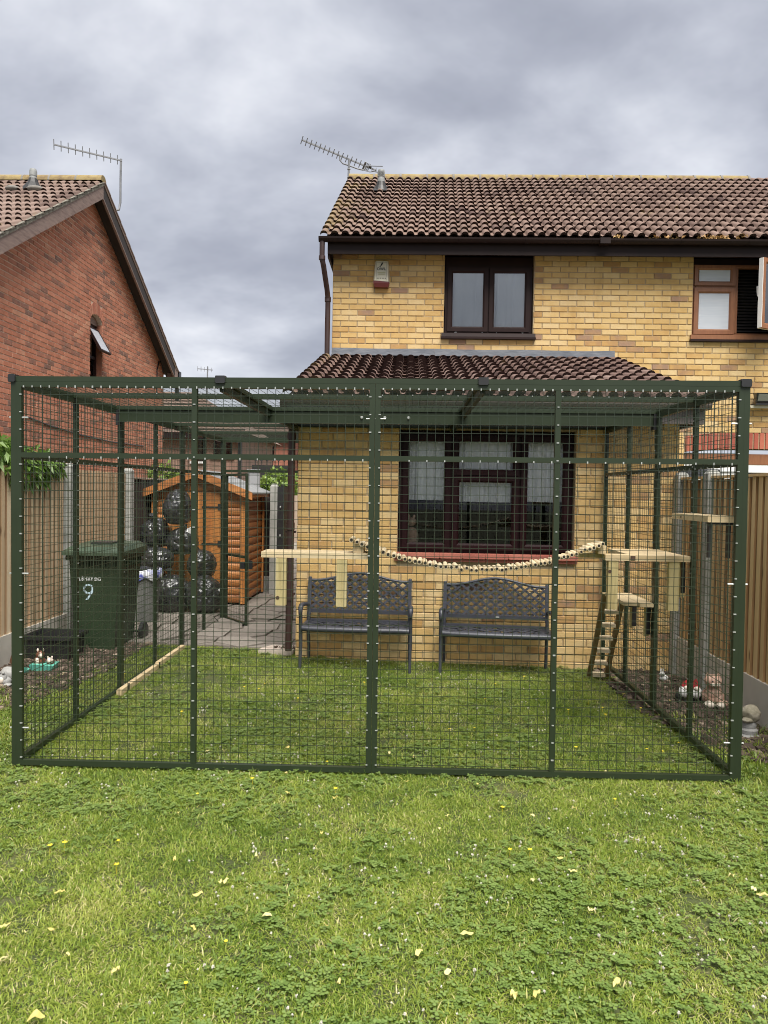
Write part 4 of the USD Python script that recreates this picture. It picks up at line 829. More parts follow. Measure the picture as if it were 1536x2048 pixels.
# back panel across the side passage, with a door leaf standing ajar
bp = MB()
YB_ = 9.11
for x0, x1, z0, z1 in ((-2.24, -2.21, 0.01, ZT), (-1.40, -1.37, 0.01, 1.83), (-2.209, -1.075, 0.01, .04), (-2.209, -1.075, 1.83, 1.86), (-2.209, -1.075, ZT - .03, ZT), (-1.105, -1.075, .04, 1.83)): bp.bevel(x0, x1, YB_ - .015, YB_ + .015, z0, z1, .004)
bpp = bp.build(C, 'back_panel', GREEN)
w = MB()
for u in np.arange(-2.16, -1.1, .05): w.tube([(u, YB_, 1.86), (u, YB_, ZT - .03)], .0019, 4, caps=False)
for v in np.arange(1.90, ZT - .03, .05): w.tube([(-2.22, YB_ - .002, v), (-1.09, YB_ - .002, v)], .0019, 4, caps=False)
w.build(bpp, 'wire_mesh', WIRE)
hv, sw = np.array([-2.195, 9.085, 0]), np.array([-1.845, 8.655, 0]); du = (sw - hv) / np.linalg.norm(sw - hv); dn = np.array([du[1], -du[0], 0]); DW = np.linalg.norm(sw - hv)
d = MB()
def dbar(m, u0, z0, u1, z1, t=.028): return m.bar(hv + du * u0 + [0, 0, z0], hv + du * u1 + [0, 0, z1], t, t)
dbar(d, .014, .03, .014, 1.81); dbar(d, DW - .014, -.01, DW - .014, 1.81); dbar(d, .029, .05, DW - .029, .05); dbar(d, .029, 1.795, DW - .029, 1.795); dbar(d, .029, .83, DW - .029, .83)
dpth = d.build(C, 'door', GREEN)
w = MB()
for u in np.arange(.05, DW - .03, .05): w.tube([hv + du * u + [0, 0, .05], hv + du * u + [0, 0, 1.79]], .0019, 4, caps=False)
for v in np.arange(.10, 1.78, .05): w.tube([hv + du * .014 + [0, 0, v], hv + du * (DW - .014) + [0, 0, v]], .0019, 4, caps=False)
w.build(dpth, 'wire_mesh', WIRE)
p = hv + du * (DW - .014) + [0, 0, .74]; MB().bar(p - dn * .05 + [0, 0, -.05], p - dn * .05 + [0, 0, .05], .03, .05).bar(p + dn * .05 + [0, 0, -.04], p + dn * .05 + [0, 0, .04], .03, .05).build(dpth, 'latch', BLACKPL)
for z in (1.62, .45): MB().tube([hv + dn * -.0 + [-.012, .02, z], hv + [-.012, .02, z + .09]], .012, 6).build(dpth, 'hinge', STEEL)
# roof: three columns of panels
ZR = ZT + .016
cols = [(-2.27, -1.06), (-1.058, 0.428), (0.430, 1.910)]
for ci, (x0, x1) in enumerate(cols):
    rows = [(4.25, 5.76), (5.765, 7.22)] + ([(7.225, 9.14)] if ci == 0 else [])
    for y0, y1 in rows:
        pm = (y0 + y1) / 2
        pp = panel('z', ZR, x0, x1, y0, y1, name='roof_panel', clips=(0, 0, 0, 0), rails=(pm,), face=1)
for x in (-2.27, -1.06, .43, 1.885):
    MB().bevel(x - .028 if x > -2.2 else x - .012, x + .028, 4.238, 4.29, ZR - .019, ZR + .024, .006).build(C, 'corner_cap', BLACKPL)
# the beam that carries the roof
bm = MB().bevel(-2.235, 1.875, 5.74, 5.79, ZT - .088, ZT - .002, .005).build(C, 'roof_beam', GREEN)
for x in (-.345, -.17, .012): MB().lathe([(.014, 0), (.014, .008), (.006, .016), (0, .017)], (0, 0, 0), 8).build(bm, 'bolt', STEEL) if False else MB().tube([(x, 5.742, ZT - .045), (x, 5.726, ZT - .045)], [.014, .008], 8).build(bm, 'bolt', STEEL)
for x in (-2.24, 1.86): MB().bevel(x, x + .02, 5.725, 5.80, ZT - .12, ZT - .001, .004).build(bm, 'beam_bracket', BLACKPL)
for xx in (-1.06, .43): MB().bevel(xx - .014, xx + .016, 4.29, 5.735, ZT - .045, ZT - .002, .004).build(C, 'roof_rail', GREEN)
for xx in (-1.06, .43): MB().bevel(xx - .014, xx + .016, 5.80, 7.2, ZT - .045, ZT - .002, .004).build(C, 'roof_rail', GREEN)
# joining bolts through the corner posts
for x, s in ((-2.24, 1), (1.88, -1)):
    for z in (2.02, 1.12, .22): MB().tube([(x - .045 * s, 4.262, z), (x + .065 * s, 4.262, z)], .005, 6).build(C, 'joining_bolt', STEEL)
for z in (2.03, 1.0): MB().tube([(XM - .05, 4.27, z), (XM + .06, 4.27, z)], .005, 6).build(C, 'joining_bolt', STEEL)

# ------------------------------------------------------------------ fences
def board_fence(name, label, x, ys, z0, z1, mat, side, seed, gravel, posts, group=None, gmat=None, cap=None, pz=0.06, facing=1):
    """A close-board fence running along y at x; facing = which side the overlapping edges show."""
    g = np.random.default_rng(seed); F_ = thing(name, label, 'fence', (x, (ys[0] + ys[1]) / 2, 0), group=group)
    y = ys[0]; i = 0
    while y < ys[1] - .02:
        skip = [p for p in posts if abs(p - (y + .05)) < .085]
        if not skip:
            zz = z1 + g.uniform(-.006, .004); z_b = z0 + (gravel or 0) + .002 + g.uniform(-.008, 0.0); tk = .011 + g.uniform(-.003, .003); a = y + g.uniform(0, .004); c = y + .096 + g.uniform(-.004, .004)
            xa, xb = x + facing * .008, x + facing * (.008 + tk); c = y + .082 + g.uniform(-.003, .003); dz = g.normal(0, .003); tn = g.uniform(.5, 1.0)
            P8 = [np.array([(x - facing * .004, a, z), (xb, a, z), (xa, c, z), (x - facing * .004, c, z)]) + [0, dz * (z > 1), 0] for z in (z_b, zz)]
            fr = np.array([P8[0][1], P8[0][2], P8[1][2], P8[1][1]]); ed = np.vstack(P8)
            m = MB().add(fr, [(0, 1, 2, 3)], tn); m.add(ed, [(0, 1, 2, 3), (0, 1, 5, 4), (2, 3, 7, 6)], .0); m.add(P8[1], [(0, 1, 2, 3)], tn * .8); m.build(F_, 'board', mat)  # edge faces toned darkest: rough-sawn stain plus painted shade of the gaps
            # the rebated back board that shows between two face boards, darkened as the gap shade
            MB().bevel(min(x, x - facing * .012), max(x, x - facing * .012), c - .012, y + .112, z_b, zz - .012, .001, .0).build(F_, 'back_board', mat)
        y += .1 + g.uniform(-.003, .003); i += 1
    e = sorted([ys[0]] + list(posts) + [ys[1]])
    for a, c in zip(e[:-1], e[1:]):
        if c - a < .15: continue
        if gravel: MB().bevel(x - .025, x + .025, a + .055, c - .055, z0 - .12, z0 + gravel, .008).build(F_, 'gravel_board', gmat or CONC)
        if cap: MB().bevel(x - .03, x + .03, a + .05, c - .05, z1 + .002, z1 + .022, .004, g.random()).build(F_, 'top_rail', cap)
        for z in (z0 + .55, z1 - .3): MB().bevel(x - .06 * facing - .02, x - .06 * facing + .02, a + .06, c - .06, z - .03, z + .03, .004).build(F_, 'back_rail', mat)
    for pz_ in posts:
        q = MB(); h = .052
        hull = trimesh.convex.convex_hull(np.array([(x + sx * h, pz_ + sy * h, z) for sx in (-1, 1) for sy in (-1, 1) for z in (-.3, z1 + pz - .03)] + [(x + sx * h * .6, pz_ + sy * h * .6, z1 + pz) for sx in (-1, 1) for sy in (-1, 1)]))
        q.mesh(hull, g.random()).build(F_, 'concrete_post', CONCG)
    return F_


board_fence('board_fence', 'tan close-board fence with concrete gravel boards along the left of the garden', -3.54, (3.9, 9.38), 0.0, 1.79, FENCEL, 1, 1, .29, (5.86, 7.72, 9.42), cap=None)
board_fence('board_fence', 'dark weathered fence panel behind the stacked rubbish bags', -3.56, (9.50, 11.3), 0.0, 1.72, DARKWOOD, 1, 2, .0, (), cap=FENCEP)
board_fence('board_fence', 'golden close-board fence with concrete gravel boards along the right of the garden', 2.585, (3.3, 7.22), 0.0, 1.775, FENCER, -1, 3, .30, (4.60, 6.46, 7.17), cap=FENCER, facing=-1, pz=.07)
# fence behind the shed (boards across the passage)
F3 = thing('board_fence', 'dark brown fence with concrete base running behind the orange shed', 'fence', (-2.7, 11.6, 0))
g = np.random.default_rng(41)
for i in range(15): MB().bevel(-3.50 + i * .097, -3.50 + i * .097 + .094, 11.60, 11.62 + g.uniform(0, .006), .26, 1.60, .003, g.random()).build(F3, 'board', DARKWOOD)
MB().bevel(-3.50, -2.04, 11.585, 11.635, -.15, .25, .006).build(F3, 'gravel_board', CONCG)
h = .055; hull = trimesh.convex.convex_hull(np.array([(-2.04 + sx * h + .03, 11.3 + sy * h, z) for sx in (-1, 1) for sy in (-1, 1) for z in (-.2, 1.66)] + [(-2.04 + sx * h * .5 + .03, 11.3 + sy * h * .5, 1.70) for sx in (-1, 1) for sy in (-1, 1)]))
MB().mesh(hull, .8).build(F3, 'concrete_post', CONCG)
G = thing('gate', 'open black gate seen edge-on beside the concrete post', 'gate', (-1.89, 11.3, 0))
MB().bevel(-1.955, -1.905, 11.24, 12.1, .02, 1.66, .006).bevel(-1.904, -1.86, 11.235, 11.29, .0, 1.68, .006).build(G, 'leaf', IRON)
for z in (1.35, .92): MB().ball((-1.905, 11.225, z), (.012, .01, .02), 1).build(G, 'bolt', STEEL)
F4 = thing('board_fence', 'pale grey low fence at the far end of the side passage', 'fence', (-1.9, 18.4, 0))
for i in range(26): MB().bevel(-3.6 + i * .105, -3.6 + i * .105 + .102, 18.40, 18.42 + g.uniform(0, .006), .32, 1.47 + g.uniform(-.006, .006), .003, g.random()).build(F4, 'board', FENCEP)
MB().bevel(-3.6, -.9, 18.38, 18.43, -.15, .31, .006).build(F4, 'gravel_board', CONC)

# ------------------------------------------------------------------ orange shed
S = thing('shed', 'orange-stained log-lap garden shed with a boarded door at the end of the path', 'shed', (-2.85, 10.1, 0))
sx0, sx1, sy0, sy1, se, sa = -3.48, -2.20, 10.12, 11.42, 1.58, 1.80
sg = np.random.default_rng(51)
MB().poly(Polygon([(sx0 + .03, .06), (sx1 - .03, .06), (sx1 - .03, se), ((sx0 + sx1) / 2, sa), (sx0 + .03, se)]), 1.28, yplane(sy0 + .01)).build(S, 'carcass', SHEDW)


def log(u0, u1, z, hgt, fn, parent, tone):
    a = np.linspace(-np.pi / 2, np.pi / 2, 6); V = [fn(u, .002 + .020 * math.cos(t), z + hgt / 2 + hgt / 2 * math.sin(t)) for u in (u0, u1) for t in a]
    MB().add(V, [(i, i + 1, 6 + i + 1, 6 + i) for i in range(5)], tone).build(parent, 'board', SHEDW, smooth=True)


fw = MB().box(sx0, sx0 + .05, sy0 - .030, sy0 + .008, .05, se - .02).box(sx1 - .05, sx1, sy0 - .030, sy0 + .008, .05, se - .02).build(S, 'corner_post', SHEDV)
for i in range(14):
    z = .06 + i * .108
    log(sx0 + .05, -3.19, z, .108, lambda u, d, zz: (u, sy0 - d, zz), fw, sg.random()); log(-2.46, sx1 - .05, z, .108, lambda u, d, zz: (u, sy0 - d, zz), fw, sg.random())
    log(sy0 + .01, sy1 - .04, z, .108, lambda u, d, zz: (sx1 - .03 + d, u, zz), fw, sg.random())
for i in range(2): log(sx0 + .05, sx1 - .05, 1.575 + i * .09, .09, lambda u, d, zz: (np.clip(u, -2.84 - (1.80 - zz) * 2.6, -2.84 + (1.80 - zz) * 2.6), sy0 - d, zz), fw, sg.random())
MB().box(sx1 - .0, sx1 + .022, sy0 - .02, sy0 + .06, .05, se).box(sx1 - .0, sx1 + .022, sy1 - .08, sy1, .05, se).build(S, 'corner_trim', SHEDV)
dr = MB().box(-3.185, -3.12, sy0 - .036, sy0 + .006, .06, 1.57).box(-2.53, -2.465, sy0 - .036, sy0 + .006, .06, 1.57).build(S, 'door_frame', SHEDV)
dk = MB().box(-3.115, -2.535, sy0 - .02, sy0 + .004, .09, 1.56).build(S, 'door', SHEDV)
for i in range(6): MB().bevel(-3.114 + i * .0965, -3.114 + i * .0965 + .0955, sy0 - .034, sy0 - .021, .09, 1.56, .003, sg.random()).build(dk, 'board', SHEDV)
for z in (1.36, .86, .25):
    MB().box(-2.78, -2.545, sy0 - .040, sy0 - .035, z - .012, z + .012).box(-2.56, -2.51, sy0 - .044, sy0 - .037, z - .035, z + .045).build(dk, 'hinge', IRON)
MB().box(-3.21, -3.15, sy0 - .046, sy0 - .037, 1.30, 1.33).build(dk, 'door_bolt', IRON)
for sgn in (-1, 1):
    V = []; xm = (sx0 + sx1) / 2
    for (xa, za) in ((xm, sa + .045), (xm + sgn * .76, se - .035)):
        for dy in (-.12, sy1 - sy0 + .08): V += [(xa, sy0 + dy, za), (xa, sy0 + dy, za + .022)]
    MB().add(V, [(0, 1, 3, 2), (4, 5, 7, 6), (0, 1, 5, 4), (2, 3, 7, 6), (0, 2, 6, 4), (1, 3, 7, 5)]).build(S, 'roof_slope', FELT)
    V = []
    for (xa, za) in ((xm, sa + .04), (xm + sgn * .765, se - .04)):
        for y_ in (sy0 - .145, sy0 - .122): V += [(xa, y_, za - .075), (xa, y_, za + .03)]
    MB().add(V, [(0, 1, 3, 2), (4, 5, 7, 6), (0, 1, 5, 4), (2, 3, 7, 6), (0, 2, 6, 4), (1, 3, 7, 5)], .5 + .2 * sgn).build(S, 'barge_board', SHEDW)
    MB().bar((xm + sgn * .74, sy0 - .12, se - .045), (xm + sgn * .74, sy1 + .06, se - .045), .02, .06).build(S, 'eaves_strip', SHEDW)
P_ = thing('panel', 'pale grey panel standing behind the right side of the shed roof', 'panel', (-2.35, 12.4, 0)); MB().bevel(-2.66, -2.46, 12.4, 12.46, -.1, 1.93, .01).bevel(-2.67, -2.45, 12.385, 12.475, 1.90, 1.94, .008).build(P_, 'board', PALEPAN)

# ------------------------------------------------------------------ bins, bags, box
Bn = thing('wheelie_bin', 'dark green wheelie bin marked with a pale 9 beside the left fence', 'bin', (-3.01, 7.45, 0))
bx0, bx1, by0, by1 = -3.255, -2.765, 7.13, 7.74
def taper(m, zlo, zhi, ins):
    V = []
    for z, i in ((zlo, ins), (zhi, 0)): V += [(bx0 + i, by0 + i * .6, z), (bx1 - i, by0 + i * .6, z), (bx1 - i, by1 - i * 1.4, z), (bx0 + i, by1 - i * 1.4, z)]
    return m.add(V, [(0, 1, 2, 3), (4, 5, 6, 7), (0, 1, 5, 4), (1, 2, 6, 5), (2, 3, 7, 6), (3, 0, 4, 7)])
taper(MB(), .03, .93, .055).build(Bn, 'body', BINM)
MB().bevel(bx0 - .025, bx1 + .025, by0 - .02, by1 + .01, .90, .945, .012).build(Bn, 'rim', BINM)
for i in range(9): MB().box(bx0 + .04 + i * .05, bx0 + .05 + i * .05, by0 - .017, by0 + .0, .84, .899).build(Bn, 'rim_rib', BINM)
for i in range(10): MB().box(bx1 - .005, bx1 + .018, by0 + .05 + i * .055, by0 + .062 + i * .055, .83, .899).build(Bn, 'rim_rib', BINM)
hull = trimesh.convex.convex_hull(np.array([(x, y, z) for x in (bx0 - .045, bx1 + .045) for y, z in ((by0 - .06, .95), (by0 - .06, .985), (by1 + .03, .955), (by1 + .03, 1.01))] + [(x, y, z) for x in (bx0 - .0, bx1 + .0) for y, z in ((by0 + .03, 1.03), (by1 - .06, 1.06))]))
MB().mesh(hull).build(Bn, 'lid', BINLID)
MB().bevel(bx0 + .12, bx1 - .16, by0 + .22, by0 + .42, 1.035, 1.062, .01).build(Bn, 'lid_recess', BLACKPL)
MB().bevel(bx0 - .03, bx1 + .03, by0 - .10, by0 - .05, .955, .985, .01).build(Bn, 'lid_lip', BINLID)
for x in (bx0 - .0, bx1 - .05):
    wv = MB(); wv.lathe([(.0, 0), (.085, 0), (.10, .01), (.10, .045), (.085, .055), (0, .055)], (0, 0, 0), 20); V = np.vstack(wv.v); V = np.column_stack([V[:, 2] + x + .03, V[:, 1] + by1 + .05, V[:, 0] + .10]); MB().add(V, np.vstack(wv.f)).build(Bn, 'wheel', BLACKPL, smooth=35)
MB().tube([(bx0, by1 + .05, .10), (bx1, by1 + .05, .10)], .012, 6).build(Bn, 'axle', IRON)
MB().tube([(bx0 + .03, by1 + .03, .97), (bx0 + .03, by1 + .08, 1.0), (bx1 - .03, by1 + .08, 1.0), (bx1 - .03, by1 + .03, .97)], .014, 8).build(Bn, 'handle', BINM)
def yfront(z): return by0 + .055 * .6 * (1 - (z - .03) / .9) - .0015
tm = meshkit.text_mesh('9', .155, .001, bold=False); tm.apply_translation([-tm.bounds[:, 0].mean(), 0, 0]); on_face(tm, -3.065, .515, yfront, PALEBLUE, Bn, 'lettering')
tm = meshkit.text_mesh('L B HAVERING', .034, .001, bold=True); tm.apply_translation([-tm.bounds[:, 0].mean(), 0, 0]); tm.apply_scale([.66, 1, 1]); on_face(tm, -3.05, .705, yfront, WHITEINK, Bn, 'lettering')
tm = meshkit.text_mesh('9', .155, .001); tm.apply_translation([-tm.bounds[:, 0].mean(), 0, 0]); v = np.array(tm.vertices); zz = v[:, 1] + .60; MB().add(np.column_stack([bx1 - .055 * (1 - (zz - .03) / .9) + .0015 + v[:, 2], v[:, 0] + 7.25, zz]), tm.faces).build(Bn, 'lettering', PALEBLUE)

Db = thing('dustbin', 'round grey plastic dustbin with a white liner between the wheelie bin and bags', 'bin', (-3.10, 8.72, 0))
MB().lathe([(0, .02), (.165, .02), (.175, .03), (.205, .56), (.222, .565), (.225, .60), (.215, .605), (.20, .60), (.17, .1)], (-3.10, 8.72, 0), 28).build(Db, 'body', DUSTB, smooth=40)
g = np.random.default_rng(61); a = np.linspace(0, 2 * np.pi, 49); V = []
for r, z, w_ in ((.206, .66, .012), (.228, .645, .008), (.231, .60, .006), (.226, .565, .012), (.222, .545, .02)):
    V += [(-3.10 + (r + g.normal(0, .003)) * math.cos(t), 8.72 + (r + g.normal(0, .003)) * math.sin(t), z + w_ * math.sin(t * 7 + z * 40)) for t in a]
MB().add(V, [(k * 49 + i, k * 49 + i + 1, (k + 1) * 49 + i + 1, (k + 1) * 49 + i) for k in range(4) for i in range(48)]).build(Db, 'liner', LINER, smooth=True)
MB().lathe([(0, .63), (.20, .64)], (-3.10, 8.72, 0), 20).build(Db, 'rubbish', BAGM)

bags = [('topmost black rubbish sack of the stack, round and shiny, beside the shed door', (-2.99, 9.70, 1.335), (.195, .2, .25), (.10, .0, -.25)),
        ('black rubbish sack with white ties, second from the top of the stack', (-2.93, 9.72, .90), (.205, .2, .20), (.14, -.08, .19)),
        ('crumpled black rubbish sack just behind the grey dustbin', (-3.18, 9.45, .70), (.22, .2, .16), (-.1, -.1, .16)),
        ('black rubbish sack leaning on the shed door at mid height of the stack', (-2.66, 9.66, .62), (.19, .19, .21), (-.05, -.05, .22)),
        ('large black rubbish sack at the bottom left of the stack', (-2.98, 9.45, .25), (.24, .22, .27), (.0, -.1, .27)),
        ('large black rubbish sack on the paving at the right end of the stack', (-2.58, 9.48, .24), (.25, .22, .25), (.24, -.06, .08)),
        ('black rubbish sack in the dark gap by the weathered fence', (-3.30, 9.75, 1.0), (.19, .2, .22), (0, -.1, .2)),
        ('black rubbish sack low against the weathered fence behind the dustbin', (-3.33, 9.72, .30), (.2, .24, .32), (.0, -.1, .2))]
for i, (lab, c, r, knot) in enumerate(bags):
    bg = thing('rubbish_bag', lab, 'rubbish bag', (c[0], c[1], c[2] - r[2]))
    m = trimesh.creation.icosphere(4); v = np.array(m.vertices); nz = meshkit.fbm(v * 2.0 + i * 5, 3, i) - .5; cr = np.abs(meshkit.fbm(v * np.array([5, 5, 3]) + i * 9, 3, 50 + i) - .5)
    v = v * (1 + .30 * nz - .32 * (cr < .04) * (0.04 - cr) / .04 * .35)[:, None]; v[:, 2] = np.where(v[:, 2] < -.72, -.72 + (v[:, 2] + .72) * .25, v[:, 2]); v = v * r + c
    MB().add(v, m.faces).build(bg, 'sack', BAGM, smooth=True)
    k = np.array(c) + knot; ax = np.array(knot) / np.linalg.norm(knot); q = MB(); q.tube([k - ax * .05, k + ax * .015, k + ax * .07], [.05, .016, .045], 9); q.build(bg, 'tied_neck', BAGM if i not in (1, 5) else WHITEO, smooth=True)

Bx = thing('storage_box', 'open black plastic box against the concrete base of the left fence', 'box', (-3.24, 6.82, 0))
cx0, cx1, cy0, cy1, ch = -3.46, -3.03, 6.66, 7.02, .245
V = []
for z, i in ((.0, .03), (ch, 0)): V += [(cx0 + i, cy0 + i, z), (cx1 - i, cy0 + i, z), (cx1 - i, cy1 - i, z), (cx0 + i, cy1 - i, z)]
for z, i in ((ch, .014), (.02, .04)): V += [(cx0 + i, cy0 + i, z), (cx1 - i, cy0 + i, z), (cx1 - i, cy1 - i, z), (cx0 + i, cy1 - i, z)]
F = [f for k in range(3) for f in [(k * 4 + j, k * 4 + (j + 1) % 4, (k + 1) * 4 + (j + 1) % 4, (k + 1) * 4 + j) for j in range(4)]] + [(12, 13, 14, 15)]
MB().add(V, F).build(Bx, 'tub', BLACKPL)
m = MB()
for x0, x1, y0, y1 in ((cx0 - .015, cx1 + .015, cy0 - .015, cy0 + .005), (cx0 - .015, cx1 + .015, cy1 - .005, cy1 + .015), (cx0 - .015, cx0 + .005, cy0 + .006, cy1 - .006), (cx1 - .005, cx1 + .015, cy0 + .006, cy1 - .006)): m.bevel(x0, x1, y0, y1, ch - .03, ch + .008, .004)
m.build(Bx, 'rim', BLACKPL)

# ------------------------------------------------------------------ benches
def make_bench(at, rotz, label):
    B_ = thing('garden_bench', label, 'bench', (0, 0, 0)); hw = .50
    for s in (-1, 1):
        x = s * hw
        MB().tube([(x, -.235, .0), (x, -.225, .10), (x, -.205, .25), (x, -.215, .385)], [.014, .015, .017, .018], 8).build(B_, 'leg', BENCHM, smooth=50)
        MB().tube([(x * .97, .215, .0), (x * .97, .20, .12), (x * .97, .165, .28), (x * .97, .15, .40), (x * .97, .165, .47)], [.014, .015, .017, .018, .018], 8).build(B_, 'leg', BENCHM, smooth=50)
        MB().tube([(x, -.215, .385), (x, -.225, .47), (x, -.245, .53), (x, -.235, .575), (x, -.195, .592), (x * .995, -.08, .585), (x * .98, .06, .565), (x * .975, .175, .545)], [.018, .017, .019, .024, .022, .019, .017, .015], 8).tube([(x, -.232, .545), (x, -.262, .55), (x, -.268, .525), (x, -.247, .505), (x, -.23, .512)], .012, 7).build(B_, 'arm', BENCHM, smooth=50)
        MB().bar((x, -.21, .385), (x * .97, .16, .385), .028, .03).build(B_, 'side_rail', BENCHM)
    # seat: a curved front rail and a pierced slab
    xs = np.linspace(-hw + .012, hw - .012, 13); fr = MB(); V = []
    for x in xs:
        bow = -.025 * (1 - (x / hw) ** 2); prof = [(-.215, .415), (-.245, .405), (-.255, .385), (-.245, .362), (-.22, .358), (-.205, .375), (-.205, .40)]
        V += [(x, y + bow, z) for y, z in prof]
    fr.add(V, [(i * 7 + j, i * 7 + (j + 1) % 7, (i + 1) * 7 + (j + 1) % 7, (i + 1) * 7 + j) for i in range(12) for j in range(7)]).build(B_, 'front_rail', BENCHM, smooth=True)
    MB().bar((-hw + .01, .165, .40), (hw - .01, .165, .40), .03, .025).build(B_, 'rear_rail', BENCHM)

    def lattice(pg, fn, w_=.021, pitch=.0565, th=.006, lift=.0045):
        m = MB(); x0, y0, x1, y1 = pg.bounds; D = x1 - x0 + y1 - y0; ce = ((x0 + x1) / 2, (y0 + y1) / 2); n = int(D / pitch) + 2
        for fam in (0, 1):
            ang = math.radians(38 if fam == 0 else -38); ca, sa_ = math.cos(ang), math.sin(ang)
            for i in range(-n, n):
                for j in range(-n, n):
                    a0, a1 = j * pitch - pitch * .04, (j + 1) * pitch + pitch * .04; o = i * pitch
                    q = [(ce[0] + t * ca - u * sa_, ce[1] + t * sa_ + u * ca) for t, u in ((a0, o - w_ / 2), (a1, o - w_ / 2), (a1, o + w_ / 2), (a0, o + w_ / 2))]
                    q = Polygon(q).intersection(pg)
                    if q.is_empty or q.area < 1e-5: continue
                    m.poly(q, th, (lambda lv: (lambda a: fn(a + [0, 0, lv])))(lift * (1 if (i // 2 + j // 2 + fam) % 2 else -1)))
        return m
    seat_pg = sbox(-hw + .016, -.20, hw - .016, .155)
    sm_ = lattice(seat_pg, lambda a: np.column_stack([a[:, 0], a[:, 1], .392 + a[:, 2] + .012 * np.cos((a[:, 1] + .03) * 8) - .012]), w_=.03, pitch=.062)
    sm_.build(B_, 'seat', BENCHM)
    # back: posts, arched top rail, bottom rail and woven lattice, leaning back a little
    lean = lambda u, v, d: (u, .165 + (v - .47) * .16 - d, v)
    top = lambda x: .79 + .072 * (math.cos(min(1, abs(x) / (hw * .86)) * math.pi) * .5 + .5)
    for s in (-1, 1): MB().bar(lean(s * hw * .965, .455, 0), lean(s * hw * .965, .795, 0), .034, .03, (0, 1, 0)).ball(lean(s * hw * .965, .80, 0), (.018, .016, .012), 1).build(B_, 'back_post', BENCHM)
    xs = np.linspace(-hw * .95, hw * .95, 21)
    MB().tube([lean(x, top(x) - .012, 0) for x in xs], .0135, 8).build(B_, 'top_rail', BENCHM, smooth=50)
    MB().bar(lean(-hw * .95, .487, 0), lean(hw * .95, .487, 0), .026, .034, (0, 0, 1)).build(B_, 'bottom_rail', BENCHM)
    pg = Polygon([(-hw * .95, .50)] + [(hw * .95, .50)] + [(x, top(x) - .018) for x in xs[::-1]])
    lattice(pg, lambda a: np.column_stack([a[:, 0], .165 + (a[:, 1] - .47) * .16 - a[:, 2], a[:, 1]])).build(B_, 'back_lattice', BENCHM)
    MB().obox(lean(0.02, .489, .017), [(1, 0, 0), (0, 1, 0), (0, 0, 1)], [.016, .001, .007]).build(B_, 'maker_plate', STEEL) if 'white' in label else None
    pr = stage.GetPrimAtPath(B_); xf = UsdGeom.Xformable(pr); xf.ClearXformOpOrder()
    xf.AddTranslateOp(opSuffix='own').Set(Gf.Vec3d(*at)); xf.AddRotateZOp(opSuffix='own').Set(rotz)
    return B_


b_1 = make_bench((-.445, 6.985, float(ground_z(-.44, 7)) - .006), -1.2, 'charcoal metal bench with woven back, nearer the downpipe and under the left shelf')
b_2 = make_bench((.845, 6.985, float(ground_z(.85, 7)) - .006), -5.0, 'charcoal metal bench with a white maker plate, standing under the window')

# ------------------------------------------------------------------ cat furniture
def plank(path, name, x0, x1, y0, y1, z0, z1, mat, r=.004, tone=None): return MB().bevel(x0, x1, y0, y1, z0, z1, r, rng.random() if tone is None else tone).build(path, name, mat)


def yuv(pts, y): return [(x, y, z) for x, z in pts]


S1 = thing('cat_shelf', 'pale wooden cat shelf with two hanging uprights on the left, above the first bench', 'shelf', (-.53, 4.42, 1.22))
plank(S1, 'board', -.845, -.225, 4.335, 4.53, 1.222, 1.255, PINE)
for x in (-.755, -.402): 
    plank(S1, 'upright', x, x + .060, 4.318, 4.36, .945, 1.218, PINEV)
MB().tube([(-.742, 4.3182, .990), (-.742, 4.3165, .990)], .011, 10).build(S1, 'knot', KNOT)
plank(S1, 'bridge_block', -.312, -.250, 4.36, 4.53, 1.256, 1.315, PINE)

S2 = thing('cat_shelf', 'pale wooden cat shelf holding the right end of the roller bridge', 'shelf', (1.6, 5.0, 1.2))
plank(S2, 'board', 1.315, 1.87, 4.985, 5.085, 1.188, 1.226, PINE)
plank(S2, 'board', 1.50, 1.87, 5.088, 5.62, 1.190, 1.222, PINE)
plank(S2, 'board', 1.16, 1.36, 5.088, 5.19, 1.195, 1.223, PINEV)
MB().bevel(1.478, 1.510, 4.981, 4.986, 1.193, 1.221, .002).build(S2, 'knot', KNOT)
for x, w_ in ((1.338, .064), (1.735, .068)): plank(S2, 'upright', x, x + w_, 4.99, 5.03, .862, 1.186, PINEV)
MB().tube([(1.348, 4.9902, 1.115), (1.348, 4.9885, 1.115)], .012, 10).build(S2, 'knot', KNOT)
plank(S2, 'bridge_block', 1.275, 1.328, 5.02, 5.19, 1.227, 1.282, PINE)
MB().bar((1.852, 5.06, 1.186), (1.852, 5.06, .975), .024, .016, (0, 1, 0)).build(S2, 'bracket', IRON)
MB().bevel(1.845, 1.876, 5.09, 5.15, .94, 1.186, .004, .4).build(S2, 'batten', PINEV)

S3 = thing('cat_shelf', 'high pale cat shelf on black brackets in the front right corner', 'shelf', (1.78, 4.9, 1.49))
plank(S3, 'board', 1.715, 1.868, 4.33, 4.91, 1.475, 1.511, PINE)
for x in (1.742, 1.850): MB().bar((x, 4.37, 1.474), (x, 4.37, 1.27), .016, .030, (0, 1, 0)).build(S3, 'bracket', IRON)
MB().bevel(1.735, 1.866, 4.345, 4.40, 1.462, 1.474, .002).build(S3, 'bracket', IRON)
MB().tube([(1.7145, 4.75, 1.494), (1.7135, 4.75, 1.494)], .010, 8).build(S3, 'knot', KNOT)

